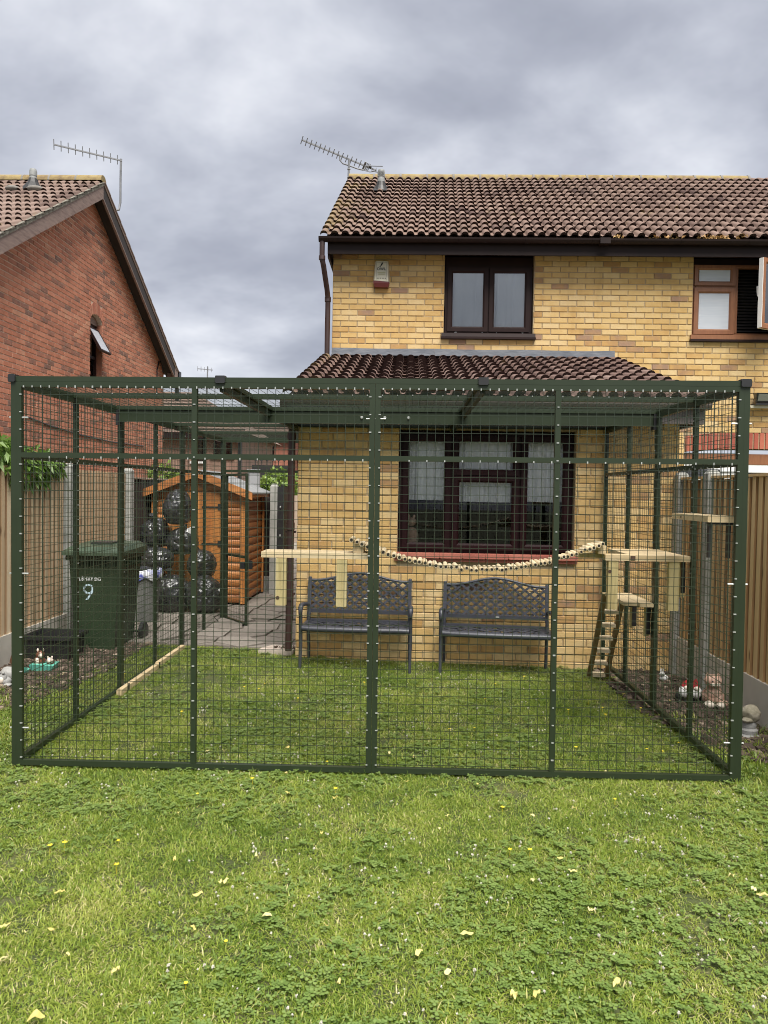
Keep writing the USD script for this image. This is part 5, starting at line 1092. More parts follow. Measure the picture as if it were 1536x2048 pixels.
S4 = thing('cat_shelf', 'low pale cat shelf at the top of the wooden ladder', 'shelf', (1.8, 6.6, .75))
plank(S4, 'board', 1.765, 1.868, 5.68, 6.27, .782, .810, PINE)
plank(S4, 'board', 1.660, 1.762, 5.72, 6.27, .782, .810, PINE)
for y in (5.77, 6.13):
    MB().bar((1.860, y, .780), (1.860, y, .56), .030, .016, (0, 1, 0)).bar((1.868, y, .774), (1.70, y, .774), .026, .010).build(S4, 'bracket', IRON)
    MB().bevel(1.848, 1.878, y + .03, y + .08, .54, .780, .004, .5).build(S4, 'batten', PINEV)

# ladder: two stringers and seven treads, leaning up to the low shelf
OLIVESHADE = M('olive_wood_painted_shade', [(0.13, 0.085, 0.035), (0.24, 0.17, 0.075), (0.32, 0.24, 0.12)], 0.7, 2.4, 5, stretch=(14, 14, 1.0))  # dark base colour carries the shade on the ladder underside
Ld = thing('cat_ladder', 'small wooden cat ladder leaning from the grass up to the low shelf', 'ladder', (1.7, 6.9, 0))
lb, lt = np.array([1.655, 6.62, -.03]), np.array([1.735, 6.50, .742]) ; ldx = np.array([.155, .0, 0])
lb, lt = np.array([1.690, 6.86, -.03]), np.array([1.665, 6.30, .80])
for o in (0, 1): MB().bar(lb + ldx * o, lt + ldx * o, .042, .022, (0, 1, .75), .05).build(Ld, 'stringer', OLIVESHADE)
for i in range(7):
    t = .02 + i / 6.0 * .93; p = lb + (lt - lb) * t
    MB().obox(p + ldx / 2 + [0, -.006, 0], [(1, 0, 0), (0, 1, .10), (0, -.10, 1)], [.0555, .036, .013], 1.0).build(Ld, 'tread', BAMB)

# roller bridge hanging between the two blocks
Rb = thing('roller_bridge', 'sagging bridge of pale wooden rollers strung between the two cat shelves', 'bridge', (.4, 4.6, 1.2))
n = 52; p0, p1 = np.array([-.318, 4.40, 1.333]), np.array([1.292, 5.06, 1.300])
tt = np.linspace(0, 1, 400); curve = np.array([p0 + (p1 - p0) * t - np.array([0, 0, .172 * 4 * t * (1 - t)]) for t in tt]); cl = np.concatenate([[0], np.cumsum(np.linalg.norm(np.diff(curve, axis=0), axis=1))])
br = np.random.default_rng(71); ts = np.linspace(0, cl[-1], n)
for i, s_ in enumerate(ts):
    c = np.array([np.interp(s_, cl, curve[:, k]) for k in range(3)]) + [0, 0, br.normal(0, .003)]; r = .0150 + br.normal(0, .0011); dv = np.array([br.normal(0, .03), 1, br.normal(0, .03)]); dv /= np.linalg.norm(dv); Lh = .085 + br.normal(0, .003)
    a = c - dv * Lh; bb = c + dv * Lh; tn = br.random()
    m = MB().tube([a, a + dv * .003, bb - dv * .003, bb], [r - .002, r, r, r - .002], 9, caps=False, tone=tn); m.tube([bb, bb + dv * .0005], [r - .002, .001], 9, caps=False, tone=tn)
    ang = np.arange(10) / 9 * 2 * np.pi; u = np.cross(dv, [0, 0, 1]); u /= np.linalg.norm(u); w2_ = np.cross(u, dv)
    V = [a + (r - .002) * (math.cos(t) * u + math.sin(t) * w2_) for t in ang] + [a + .0078 * (math.cos(t) * u + math.sin(t) * w2_) for t in ang]
    m.add(V, [(j, j + 1, 11 + j - 1 + 0, 10 + j) for j in range(9)], tn); rp = m.build(Rb, 'roller', BAMB, smooth=35)
    MB().tube([a + dv * .0015, a + dv * .002], [.0079, .0078], 9).build(rp, 'bore', BAMBIN)
Bt = thing('timber_batten', 'pale timber batten lying on the grass along the left base rail', 'timber', (-2.2, 6.5, 0))
for y0, y1 in ((5.72, 6.62), (6.625, 7.38)): MB().bevel(-2.232, -2.192, y0, y1, float(ground_z(-2.2, y0)) - .01, float(ground_z(-2.2, y0)) + .048, .004, rng.random()).build(Bt, 'length', PINE)
for y in (5.86, 6.60): MB().bevel(-2.191, -2.186, y, y + .02, .0, .055, .001).build(Bt, 'strap', IRON)
Sp = thing('paving_slab', 'broken pale slabs and leaf litter at the foot of the extension downpipe', 'slab', (-1.25, 7.38, 0))
for pg, t_ in ((Polygon([(-1.44, 7.30), (-1.10, 7.28), (-1.09, 7.37), (-1.42, 7.40)]), .5), (Polygon([(-1.41, 7.42), (-1.24, 7.40), (-1.22, 7.52), (-1.33, 7.56)]), .8), (Polygon([(-1.20, 7.44), (-1.10, 7.43), (-1.10, 7.56), (-1.17, 7.55)]), .2)): MB().poly(pg, .06, lambda a: a + [0, 0, -.022], t_).build(Sp, 'slab', SLABM)
lf = MB()
for i in range(40):
    c = np.array([-1.2, 7.41, .045]) + br.normal(0, 1, 3) * [.07, .03, .006]; s_ = br.uniform(.012, .03); Rm = trimesh.transformations.random_rotation_matrix(br.random(3))[:3, :3]; lf.add(np.array([(-s_, 0, 0), (0, -s_ * .5, .002), (s_, 0, 0), (0, s_ * .5, .002)]) @ Rm.T + c, [(0, 1, 2), (0, 2, 3)], br.random())
lf.build(Sp, 'leaf_litter', CHIP, kind='stuff')

# ------------------------------------------------------------------ ornaments
def ornament(name, label, at): return thing(name, label, 'ornament', at)


def gz(x, y): return float(ground_z(x, y))


O = ornament('frog_ornament', 'small grey stone frog with pale belly at the left picture edge', (-3.22, 5.90, 0)); z = gz(-3.2, 5.9)
MB().ball((-3.22, 5.90, z + .04), (.062, .05, .035), 2, wob=.1).ball((-3.22, 5.88, z + .065), (.036, .032, .045), 2).ball((-3.27, 5.86, z + .02), (.03, .04, .014), 2).ball((-3.165, 5.86, z + .02), (.03, .04, .014), 2).build(O, 'body', GREYO, smooth=True)
MB().ball((-3.218, 5.853, z + .058), (.022, .012, .026), 2).build(O, 'belly', CREAMG, smooth=True)
MB().ball((-3.235, 5.865, z + .112), (.013, .012, .013), 1).ball((-3.205, 5.865, z + .112), (.013, .012, .013), 1).build(O, 'eyes', GREYO, smooth=True)
O = ornament('stone_ornament', 'rounded grey stone ornament behind the small frog', (-3.27, 6.08, 0)); MB().ball((-3.27, 6.08, z + .05), (.085, .06, .06), 2, wob=.2, seed=3).build(O, 'body', GREYO, smooth=True)
O = ornament('squirrel_ornament', 'red-brown squirrel ornament upright in a turquoise dish beside the left corner post', (-3.26, 6.22, 0))
def dish(c, r, h): return MB().lathe([(0, .01), (r * .8, 0), (r, h * .6), (r * 1.05, h), (r * .93, h), (r * .8, h * .5), (0, h * .45)], c, 18)
dish((-3.26, 6.22, z - .0), .075, .055).build(O, 'dish', TURQ, smooth=40)
MB().ball((-3.27, 6.22, z + .10), (.045, .045, .065), 2).ball((-3.265, 6.20, z + .175), (.033, .036, .032), 2).tube([(-3.31, 6.25, z + .06), (-3.335, 6.26, z + .12), (-3.325, 6.25, z + .18)], [.018, .028, .016], 8).ball((-3.28, 6.20, z + .21), (.007, .006, .016), 1).ball((-3.25, 6.20, z + .21), (.007, .006, .016), 1).build(O, 'figure', TERRA, smooth=True)
MB().ball((-3.25, 6.165, z + .085), (.02, .02, .026), 1).build(O, 'belly', CREAMG, smooth=True)
O = ornament('kitten_ornament', 'brown and white kittens ornament in a turquoise basket by the black box', (-3.10, 6.36, 0)); c = np.array([-3.115, 6.36, gz(-3.1, 6.36)])
V = MB()
hull = trimesh.convex.convex_hull(np.array([(sx * .085, sy * .05, 0) for sx in (-1, 1) for sy in (-1, 1)] + [(sx * .105, sy * .065, .062 + .012 * (sx == sy)) for sx in (-1, 1) for sy in (-1, 1)])); hull.apply_translation(c); V.mesh(hull).build(O, 'basket', TURQ)
MB().ball(c + [-.04, 0, .09], (.045, .04, .05), 2).ball(c + [-.03, -.01, .15], (.036, .034, .032), 2).ball(c + [.055, 0, .075], (.03, .03, .03), 2).build(O, 'brown_fur', TERRA, smooth=True)
MB().ball(c + [-.015, -.03, .145], (.02, .02, .02), 2).ball(c + [-.052, -.01, .185], (.009, .008, .016), 1).ball(c + [-.005, -.01, .188], (.009, .008, .016), 1).ball(c + [.06, -.02, .10], (.028, .026, .026), 2).ball(c + [.04, -.02, .128], (.008, .007, .013), 1).ball(c + [.078, -.02, .128], (.008, .007, .013), 1).ball(c + [-.045, -.035, .095], (.02, .012, .03), 1).build(O, 'white_fur', CREAMG, smooth=True)
# right border
O = ornament('cat_statue', 'pinkish terracotta cat statue sitting against the right gravel board', (2.44, 5.95, 0)); c = np.array([2.44, 5.95, gz(2.44, 5.95) + .01])
MB().ball(c + [.01, .03, .07], (.085, .085, .075), 2).ball(c + [.0, .0, .11], (.062, .06, .07), 2).ball(c + [.06, -.02, .03], (.05, .05, .03), 2).build(O, 'body', PINKO, smooth=True)
MB().ball(c + [-.012, -.02, .205], (.068, .055, .05), 3).build(O, 'head', PINKO, smooth=True)
for s in (-1, 1):
    e = trimesh.creation.cone(.017, .034, sections=8); e.apply_translation(c + [-.012 + s * .043, -.01, .238]); MB().mesh(e).build(O, 'ear', PINKO, smooth=40)
    MB().ball(c + [-.012 + s * .024, -.071, .212], (.007, .005, .006), 1).build(O, 'eye', INK, smooth=True)
MB().ball(c + [-.03, -.064, .185], (.022, .018, .015), 2).ball(c + [.006, -.064, .185], (.022, .018, .015), 2).ball(c + [-.055, -.07, .03], (.045, .035, .03), 2).ball(c + [.03, -.075, .025], (.035, .03, .024), 2).build(O, 'muzzle_and_paws', CREAMG, smooth=True)
MB().ball(c + [-.012, -.082, .193], (.006, .005, .005), 1).build(O, 'nose', TERRA, smooth=True)


def gnome(label, c, lean):
    O = ornament('gnome', label, tuple(c)); c = np.array(c); ax = np.array([lean, -.2, .75]); ax /= np.linalg.norm(ax)
    MB().ball(c + ax * .02 + [0, 0, .03], (.05, .045, .045), 2).ball(c + [-.03 * np.sign(lean + .01), -.045, .018], (.02, .03, .016), 2).ball(c + [.03, -.045, .016], (.02, .03, .016), 2).build(O, 'coat', BLACKPL, smooth=True)
    MB().ball(c + ax * .075 + [0, -.012, .02], (.045, .038, .05), 2, wob=.12, seed=4).build(O, 'beard', WHITEO, smooth=True)
    MB().ball(c + ax * .115 + [0, -.025, .02], (.024, .02, .02), 2).build(O, 'face', CREAMG, smooth=True)
    t = c + ax * .12 + [0, 0, .02]; MB().tube([t, t + ax * .03, t + ax * .085 + [.01, 0, -.01]], [.036, .027, .004], 10).build(O, 'hat', REDO, smooth=True)
    return O


gnome('garden gnome with white beard and red hat, left of the pair', (2.24, 6.10, gz(2.2, 6.1)), .18)
gnome('white-bearded garden gnome with red hat right beside the terracotta cat statue', (2.355, 6.08, gz(2.3, 6.1)), -.12)
O = ornament('rabbit_ornament', 'small white ornament at the far end of the right flower bed', (2.36, 6.85, 0)); c = np.array([2.36, 6.85, gz(2.36, 6.85)]); MB().ball(c + [0, 0, .03], (.04, .035, .033), 2).ball(c + [-.02, -.015, .07], (.024, .022, .022), 2).ball(c + [-.03, -.01, .10], (.007, .006, .02), 1).ball(c + [-.01, -.01, .10], (.007, .006, .02), 1).build(O, 'body', WHITEO, smooth=True)
O = ornament('stone_pedestal', 'mossy stone ball on a turned stone pedestal beside the right corner post', (2.365, 5.17, 0)); c = (2.365, 5.17, gz(2.36, 5.17) - .005)
MB().lathe([(0, 0), (.072, 0), (.075, .018), (.066, .024), (.058, .03), (.060, .058), (.052, .066), (.046, .07), (.050, .09), (.044, .115), (0, .118)], c, 18).build(O, 'pedestal', GREYO, smooth=35)
MB().ball((c[0] + .012, c[1], c[2] + .165), (.062, .058, .06), 3, wob=.16, seed=8).ball((c[0] - .02, c[1] - .03, c[2] + .128), (.04, .03, .02), 2, wob=.2).build(O, 'ball', STONEO, smooth=True)
O = thing('ribbed_box', 'black ribbed box top showing over the right fence by the white door', 'box', (3.4, 8.95, 0)); MB().bevel(3.20, 3.66, 8.92, 9.2, 1.845, 1.945, .018).bevel(3.38, 3.44, 9.02, 9.08, -.1, 1.844, .004).build(O, 'case', DBLUE)
for i in range(9): MB().box(3.225 + i * .05, 3.24 + i * .05, 8.916, 8.919, 1.865, 1.93).build(O, 'rib', BLACKPL)

# ------------------------------------------------------------------ plants
def leaf_cloud(name, label, cat, blobs, n, size, mat, seed, stems, droop=.3, long=1.0):
    g = np.random.default_rng(seed); t = thing(name, label, cat, (blobs[0][0][0], blobs[0][0][1], 0)); m = MB(); w = np.array([np.prod(b[1]) ** .7 for b in blobs]); w /= w.sum()
    for i in range(n):
        c, r = blobs[g.choice(len(blobs), p=w)]; d = g.normal(0, 1, 3); d /= np.linalg.norm(d); rad = g.uniform(.35, 1.0) ** .45 * (1 + .25 * (meshkit.noise(d * 2.5 + seed) - .5)); p = np.array(c) + d * np.array(r) * rad
        if p[2] < .05: continue
        ax = d * .8 + g.normal(0, .7, 3) + [0, 0, -droop]; ax /= np.linalg.norm(ax); sv = np.cross(ax, g.normal(0, 1, 3)); sv /= np.linalg.norm(sv); nv = np.cross(ax, sv); s = size * g.uniform(.6, 1.3)
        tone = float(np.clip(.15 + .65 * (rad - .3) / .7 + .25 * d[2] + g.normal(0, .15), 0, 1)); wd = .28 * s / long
        m.add([p, p + ax * s * .45 + sv * wd + nv * s * .06, p + ax * s + [0, 0, -droop * s * .4], p + ax * s * .45 - sv * wd + nv * s * .06], [(0, 1, 2), (0, 2, 3)], tone)
    m.build(t, 'crown', mat)
    q = MB()
    for pts, r in stems: q.tube(pts, r, 6)
    q.build(t, 'stem', BARK)
    return t


leaf_cloud('shrub', 'bright green rounded shrub rising above the pale far fence', 'shrub', [((-3.35, 19.7, 1.55), (.62, .5, .62)), ((-3.0, 19.6, 1.25), (.45, .4, .45)), ((-3.75, 19.8, 1.4), (.4, .4, .45))], 2600, .13, LEAFG, 1, [([(-3.3, 19.7, -.1), (-3.32, 19.7, .6), (-3.2, 19.65, 1.4)], [.05, .04, .015]), ([(-3.32, 19.7, .6), (-3.6, 19.75, 1.3)], [.03, .01])])
leaf_cloud('shrub', 'small light green shrub peeping over the dark fence panel left of the shed', 'shrub', [((-4.0, 12.2, 1.72), (.22, .3, .30)), ((-3.9, 12.5, 1.6), (.2, .25, .3))], 900, .09, LEAFG, 2, [([(-4.0, 12.3, -.1), (-3.98, 12.25, 1.0), (-3.95, 12.2, 1.7)], [.03, .025, .008])])
leaf_cloud('climbing_plant', 'leafy green climber spilling over the top of the left fence', 'plant', [((-3.64, 6.55, 1.92), (.13, .45, .12)), ((-3.60, 7.15, 1.84), (.12, .40, .12)), ((-3.62, 5.95, 1.95), (.13, .45, .17)), ((-3.55, 6.9, 1.74), (.05, .5, .10)), ((-3.62, 7.55, 1.82), (.08, .16, .07))], 2300, .105, LEAFC, 3, [([(-3.72, 6.4, -.1), (-3.70, 6.5, 1.0), (-3.66, 6.6, 1.85), (-3.64, 7.3, 1.84)], [.015, .015, .012, .006]), ([(-3.66, 6.5, 1.82), (-3.64, 5.8, 1.9)], [.01, .005])], droop=.75, long=1.5)

# ------------------------------------------------------------------ houses beyond
def far_house(label, x0, x1, y0, y1, ze, zr, wall, windows, hip=True, group=None):
    t = thing('brick_house', label, 'house', ((x0 + x1) / 2, y0, 0)); pg = sbox(x0, -.2, x1, ze)
    for wn in windows: pg = pg.difference(rect(wn))
    wp = MB().poly(pg, .25, yplane(y0)); wp.box(x1 - .25, x1, y0 + .251, y1, -.2, ze).box(x0, x0 + .25, y0 + .251, y1, -.2, ze); wp.build(t, 'wall', wall)
    ym = (y0 + y1) / 2; h = (x1 - x0) * .35 if hip else -.2; o = .3
    V = [(x0 - o, y0 - o, ze - .05), (x1 + o, y0 - o, ze - .05), (x1 + o, y1 + o, ze - .05), (x0 - o, y1 + o, ze - .05), (x0 + h, ym, zr), (x1 - h, ym, zr)]
    MB().add(V, [(0, 1, 5, 4), (1, 2, 5), (2, 3, 4, 5), (3, 0, 4), (0, 1, 2, 3)]).build(t, 'roof', TILE3)
    rt = MB(); sl = np.array([0, ym - y0 + o, zr - ze + .05]); nrow = 12
    for i in range(nrow):
        a, c = i / nrow, (i + 1) / nrow; xa0, xa1 = x0 - o + (h + o) * a, x1 + o - (h + o) * a
        rt.bar((xa0, y0 - o + sl[1] * a, ze - .03 + sl[2] * a), (xa1, y0 - o + sl[1] * a, ze - .03 + sl[2] * a), .06, .04, tone=rng.random())
    rt.build(t, 'tile_courses', TILE3)
    MB().box(x0 - o, x1 + o, y0 - o - .03, y0 - o, ze - .2, ze - .03).build(t, 'fascia', BROWNPL)
    for wn in windows:
        w = MB(); frame_rect(w, wn[0], wn[1], wn[2], wn[3], .06, y0 + .05, y0 + .12); w = w.build(t, 'window', MAHOG)
        MB().box(wn[0] + .05, wn[1] - .05, y0 + .08, y0 + .085, wn[2] + .05, wn[3] - .05).build(w, 'pane', GLASSD); MB().box(wn[0], wn[1], y0 + .2, y0 + .24, wn[2], wn[3]).build(w, 'room', DARKIN)
        MB().box(wn[0] - .08, wn[1] + .08, y0 - .06, y0 + .05, wn[2] - .07, wn[2] - .002).build(w, 'sill', WHITEP)
    return t


fh = far_house('distant brown brick house with hipped roof seen behind the shed', -11.0, -4.90, 22.0, 27.0, 3.25, 4.75, FARG, [(-5.75, -5.20, 2.55, 3.2), (-6.35, -6.05, 2.4, 3.1)])
MB().tube([(-4.94, 21.93, 3.1), (-4.94, 21.93, 0)], .06, 6).build(fh, 'downpipe', BLACKPL)
aerial('tv_aerial', 'tiny distant aerial on a pole beyond the far eaves of the red house', (-6.95, 24.5, 5.52), (-6.45, 24.5, 5.48), 5, [(-6.62, 24.5, 4.5), (-6.62, 24.5, 5.0), (-6.62, 24.5, 5.6)], .16, 0)
fh2 = far_house('distant red brick house to the right of the brown one behind the shed', -8.0, -4.42, 28.5, 34, 3.75, 4.7, FARB, [(-5.42, -5.10, 2.85, 3.7)])
fh3 = far_house('distant red brick porch with low dark roof seen beside the downpipe', -4.9, -3.2, 30.0, 33.0, 3.0, 3.75, FARB, [(-4.0, -3.62, 1.9, 2.85), (-4.75, -4.45, 2.2, 2.8)], hip=False)
Gt = thing('iron_gate', 'black iron gate topped with spear finials behind the far shrub', 'gate', (-3.9, 21.3, 0))
MB().bevel(-4.45, -3.30, 21.30, 21.36, .0, 2.30, .01).build(Gt, 'leaf', IRON)
for i in range(7):
    c = (-4.35 + i * .165, 21.33, 2.30); q = MB().tube([c, (c[0], c[1], 2.42)], .012, 5).lathe([(.0, .10), (.04, .13), (.0, .22)], c, 6); q.build(Gt, 'finial', IRON)
Cv = thing('parked_car', 'dark roof of a parked car just showing past the far shrub', 'car', (-3.3, 24.0, 0))
hull = trimesh.convex.convex_hull(np.array([(x, y, z) for x in (-4.1, -2.45) for y, z in ((22.6, .5), (22.6, .85), (26.4, .5), (26.4, .95))] + [(x, y, 1.45 + .0) for x in (-3.95, -2.6) for y in (24.0, 25.6)])); MB().mesh(hull).build(Cv, 'body', DBLUE)
for x in (-4.05, -2.65):
    for y in (23.3, 25.6): wv = MB().lathe([(0, 0), (.24, 0), (.31, .02), (.31, .16), (.24, .18), (0, .18)], (0, 0, 0), 18); V = np.vstack(wv.v); MB().add(np.column_stack([V[:, 2] + x - .05, V[:, 1] + y, V[:, 0] + .31]), np.vstack(wv.f)).build(Cv, 'wheel', BLACKPL)

# ------------------------------------------------------------------ grass, clover, leaves, bark
def scatter(name, protos, P, yaw, scale, idx, label=None, cat=None, tilt=None, kind='stuff'):
    p = path_for('/World', name); pi = UsdGeom.PointInstancer.Define(stage, p); rel = pi.CreatePrototypesRel()
    for k, (mb, mat, nm) in enumerate(protos): rel.AddTarget(mb.build(p, nm, mat))
    pi.CreatePositionsAttr(Vt.Vec3fArray.FromNumpy(np.asarray(P, np.float32))); pi.CreateProtoIndicesAttr(Vt.IntArray.FromNumpy(np.asarray(idx, np.int32)))
    pi.CreateScalesAttr(Vt.Vec3fArray.FromNumpy(np.repeat(np.asarray(scale, np.float32)[:, None], 3, 1)))
    q = np.zeros((len(P), 4)); q[:, 0] = np.cos(yaw / 2); q[:, 3] = np.sin(yaw / 2)
    if tilt is not None:
        a = tilt; ca, sa_ = np.cos(a / 2), np.sin(a / 2); w, z = q[:, 0].copy(), q[:, 3].copy(); q = np.column_stack([w * ca, w * sa_, z * sa_, z * ca])
    pi.CreateOrientationsAttr(Vt.QuathArray([Gf.Quath(float(w), float(x), float(y), float(z)) for w, x, y, z in q]))
    data(pi.GetPrim(), label, cat, kind=kind); return p


def grass_mat(name, ramp, trans, tone, patch):
    N = {"g": ("geometry", {}), "a": ("attribute", {"attribute": "tone"}), "n": ("noise_texture", {"scale": 1.3, "detail": 6.0, "roughness": 0.68}), "c": ("map_range", {"from_min": 0.36, "from_max": 0.66, "to_min": -patch, "to_max": patch}),
         "ad": ("math", {"math_type": "add", "use_clamp": True}), "r": ("rgb_ramp", {"ramp": ramp}), "p": ("principled_bsdf", {"roughness": 0.48, "specular_ior_level": 0.4}), "tl": ("translucent_bsdf", {}), "m": ("mix_closure", {"fac": trans})}
    return usdkit.material(stage, L(name), N, [("g.position", "n.vector"), ("n.fac", "c.value"), ("c.result", "ad.value1"), ("a.fac", "ad.value2"), ("ad.value", "r.fac"), ("r.color", "p.base_color"), ("r.color", "tl.color"), ("p.BSDF", "m.closure1"), ("tl.BSDF", "m.closure2")], surface="m.closure")


GRASS = grass_mat('grass_blade', [(0.0, (0.075, 0.135, 0.014)), (0.3, (0.165, 0.240, 0.027)), (0.6, (0.285, 0.340, 0.050)), (0.8, (0.38, 0.38, 0.10)), (1.0, (0.52, 0.46, 0.24))], .28, 1, .26)


def tuft(seed, n, rad, l0, l1, w0, flat):
    g = np.random.default_rng(seed); m = MB()
    for i in range(n):
        r, a = rad * math.sqrt(g.random()), g.uniform(0, 2 * np.pi); b0 = np.array([r * math.cos(a), r * math.sin(a), -.004]); h = g.uniform(0, 2 * np.pi); ln = g.uniform(l0, l1); le = np.clip(g.normal(flat, .35), .1, 1.62)
        hd = np.array([math.cos(h), math.sin(h), 0]); sd_ = np.array([-math.sin(h), math.cos(h), 0]); w = w0 * g.uniform(.6, 1.3)
        q1 = b0 + ln * .4 * (hd * math.sin(le * .55) + np.array([0, 0, math.cos(le * .55)])); q2 = q1 + ln * .35 * (hd * math.sin(le) + np.array([0, 0, math.cos(le)])); q3 = q2 + ln * .25 * (hd * math.sin(min(le * 1.5, 2.0)) + np.array([0, 0, math.cos(min(le * 1.5, 2.0))]))
        tn = g.random(); tone = float(g.uniform(.12, .62) if tn < .9 else g.uniform(.75, 1.0))
        m.add([b0 - sd_ * w, b0 + sd_ * w, q1 - sd_ * w * .95, q1 + sd_ * w * .95, q2 - sd_ * w * .6, q2 + sd_ * w * .6, q3], [(0, 1, 3, 2), (2, 3, 5, 4), (4, 5, 6)], tone)
    return m


gr = np.random.default_rng(91)
def lawn_points(dens, y0, y1, margin=.25):
    A = []; ys = np.arange(y0, y1, .1)
    for y in ys:
        hw = .56 * (y + .1) + margin; d = dens(y); k = gr.poisson(d * .1 * 2 * hw); A.append(np.column_stack([gr.uniform(-hw - .03 * y, hw - .03 * y, k), gr.uniform(y, y + .1, k)]))
    A = np.vstack(A); import shapely
    return A[shapely.contains_xy(LAWN.buffer(.03), A[:, 0], A[:, 1])]


P = lawn_points(lambda y: float(np.interp(y, [2.0, 3.2, 4.5, 7.6], [1000, 900, 640, 380])), 1.95, 7.55)
bare = meshkit.fbm(np.column_stack([P * 1.7, 0 * P[:, :1]]), 4, 12); P = P[(bare > .37) | (gr.random(len(P)) < .45)]
protos = [(tuft(100 + i, 44, .055, .015 if i < 4 else .022, .034 if i < 4 else .048, .0015, .95 if i == 0 else 1.25 if i % 2 else 1.45), GRASS, 'tuft') for i in range(6)]
prob = np.array([.19, .19, .19, .19, .12, .12])
scatter('grass', protos, np.column_stack([P, ground_z(P[:, 0], P[:, 1])]), gr.uniform(0, 2 * np.pi, len(P)), gr.uniform(.75, 1.2, len(P)) * np.interp(P[:, 1], [2, 7.5], [1, 1.1]) * (.8 + .45 * meshkit.fbm(np.column_stack([P * .9, 0 * P[:, :1]]), 3, 4)), gr.choice(6, len(P), p=prob), 'mown green lawn grass', 'grass')
# weeds along the beds
import shapely
Q = np.vstack([np.column_stack([gr.uniform(-3.5, -2.6, 400), gr.uniform(4.7, 6.4, 400)]), np.column_stack([gr.uniform(1.9, 2.55, 160), gr.uniform(4.0, 5.6, 160)])]); Q = Q[gr.random(len(Q)) < np.clip(1.2 - (Q[:, 1] - 4.7) * .75, .05, 1)]
scatter('grass', [(tuft(120 + i, 22, .06, .03, .07, .0022, .8), GRASS, 'tuft') for i in range(2)], np.column_stack([Q, ground_z(Q[:, 0], Q[:, 1]) + .008]), gr.uniform(0, 6.28, len(Q)), gr.uniform(.6, 1.2, len(Q)), gr.choice(2, len(Q)), 'thin grass straggling onto the bare soil beds', 'grass')
# clover
def clover(seed):
    g = np.random.default_rng(seed); m = MB()
    for i in range(6):
        c = np.array([g.normal(0, .02), g.normal(0, .02), g.uniform(.010, .022)]); h = g.uniform(0, 6.28); tn = g.random(); s = g.uniform(.0050, .0085)
        for k in range(3):
            a = h + k * 2.094; d = np.array([math.cos(a), math.sin(a), g.uniform(-.25, .15)]); sd_ = np.array([-math.sin(a), math.cos(a), 0]); m.add([c, c + d * s * .8 + sd_ * s * .62, c + d * s * 1.45 + sd_ * s * .35, c + d * s * 1.45 - sd_ * s * .35, c + d * s * .8 - sd_ * s * .62], [(0, 1, 2), (0, 2, 3), (0, 3, 4)], tn)
        m.tube([(c[0], c[1], 0), c], .0007, 3, caps=False, tone=.4)
    return m
P = lawn_points(lambda y: float(np.interp(y, [2.0, 4.5, 7.4], [330, 260, 170])), 2.0, 7.4); cn = meshkit.fbm(np.column_stack([P * 1.25 + 3.3, 0 * P[:, :1]]), 4, 33); P = P[cn + .10 * (P[:, 0] > .4) > .545 + gr.normal(0, .07, len(P))]
scatter('clover', [(clover(i), CLOVL, 'clover_leaves') for i in range(4)], np.column_stack([P, ground_z(P[:, 0], P[:, 1])]), gr.uniform(0, 6.28, len(P)), gr.uniform(.8, 1.5, len(P)), gr.choice(4, len(P)), 'low clover patches among the grass', 'clover')
def blossom(seed):
    g = np.random.default_rng(seed); m = MB(); m.tube([(0, 0, 0), (.004, 0, .020)], .0009, 4, caps=False, tone=.1)
    for i in range(18):
        d = g.normal(0, 1, 3); d[2] = abs(d[2]) * 1.2 - .35; d /= np.linalg.norm(d); c = np.array([.004, 0, .024]); m.tube([c + d * .002, c + d * g.uniform(.005, .009)], [.0013, .0018], 4, tone=float(np.clip(.4 + .5 * d[2] + g.normal(0, .15), 0, 1)))
    return m
P = lawn_points(lambda y: float(np.interp(y, [2.0, 3.0, 4.5, 7.3], [44, 60, 62, 50])), 2.05, 7.2); cn = meshkit.fbm(np.column_stack([P * 1.1 + 3.3, 0 * P[:, :1]]), 4, 33); P = P[gr.random(len(P)) < np.clip((cn - .36) * 5 + .25 * (P[:, 0] > .2), .06, 1)]
ex = gr.integers(0, len(P), len(P) // 3); P = np.vstack([P, P[ex] + gr.normal(0, .025, (len(ex), 2))])
scatter('clover_flowers', [(blossom(i), CLOVERF, 'flower_head') for i in range(3)], np.column_stack([P, ground_z(P[:, 0], P[:, 1]) + .003]), gr.uniform(0, 6.28, len(P)), gr.uniform(.4, .85, len(P)), gr.choice(3, len(P)), 'white clover blossoms dotted through the lawn', 'flowers')
def buttercup():
    m = MB().tube([(0, 0, 0), (0, 0, .04)], .0008, 3, caps=False)
    for k in range(5): a = k * 1.2566; d = np.array([math.cos(a), math.sin(a), .35]); s = np.array([-math.sin(a), math.cos(a), 0]); c = np.array([0, 0, .04]); m.add([c, c + d * .006 + s * .005, c + d * .011, c + d * .006 - s * .005], [(0, 1, 2), (0, 2, 3)])
    return m
P = lawn_points(lambda y: 1.8, 2.1, 7.0)
scatter('yellow_flowers', [(buttercup(), YFLOW, 'flower')], np.column_stack([P, ground_z(P[:, 0], P[:, 1])]), gr.uniform(0, 6.28, len(P)), gr.uniform(.7, 1.2, len(P)), np.zeros(len(P), int), 'tiny yellow wild flowers in the grass', 'flowers')
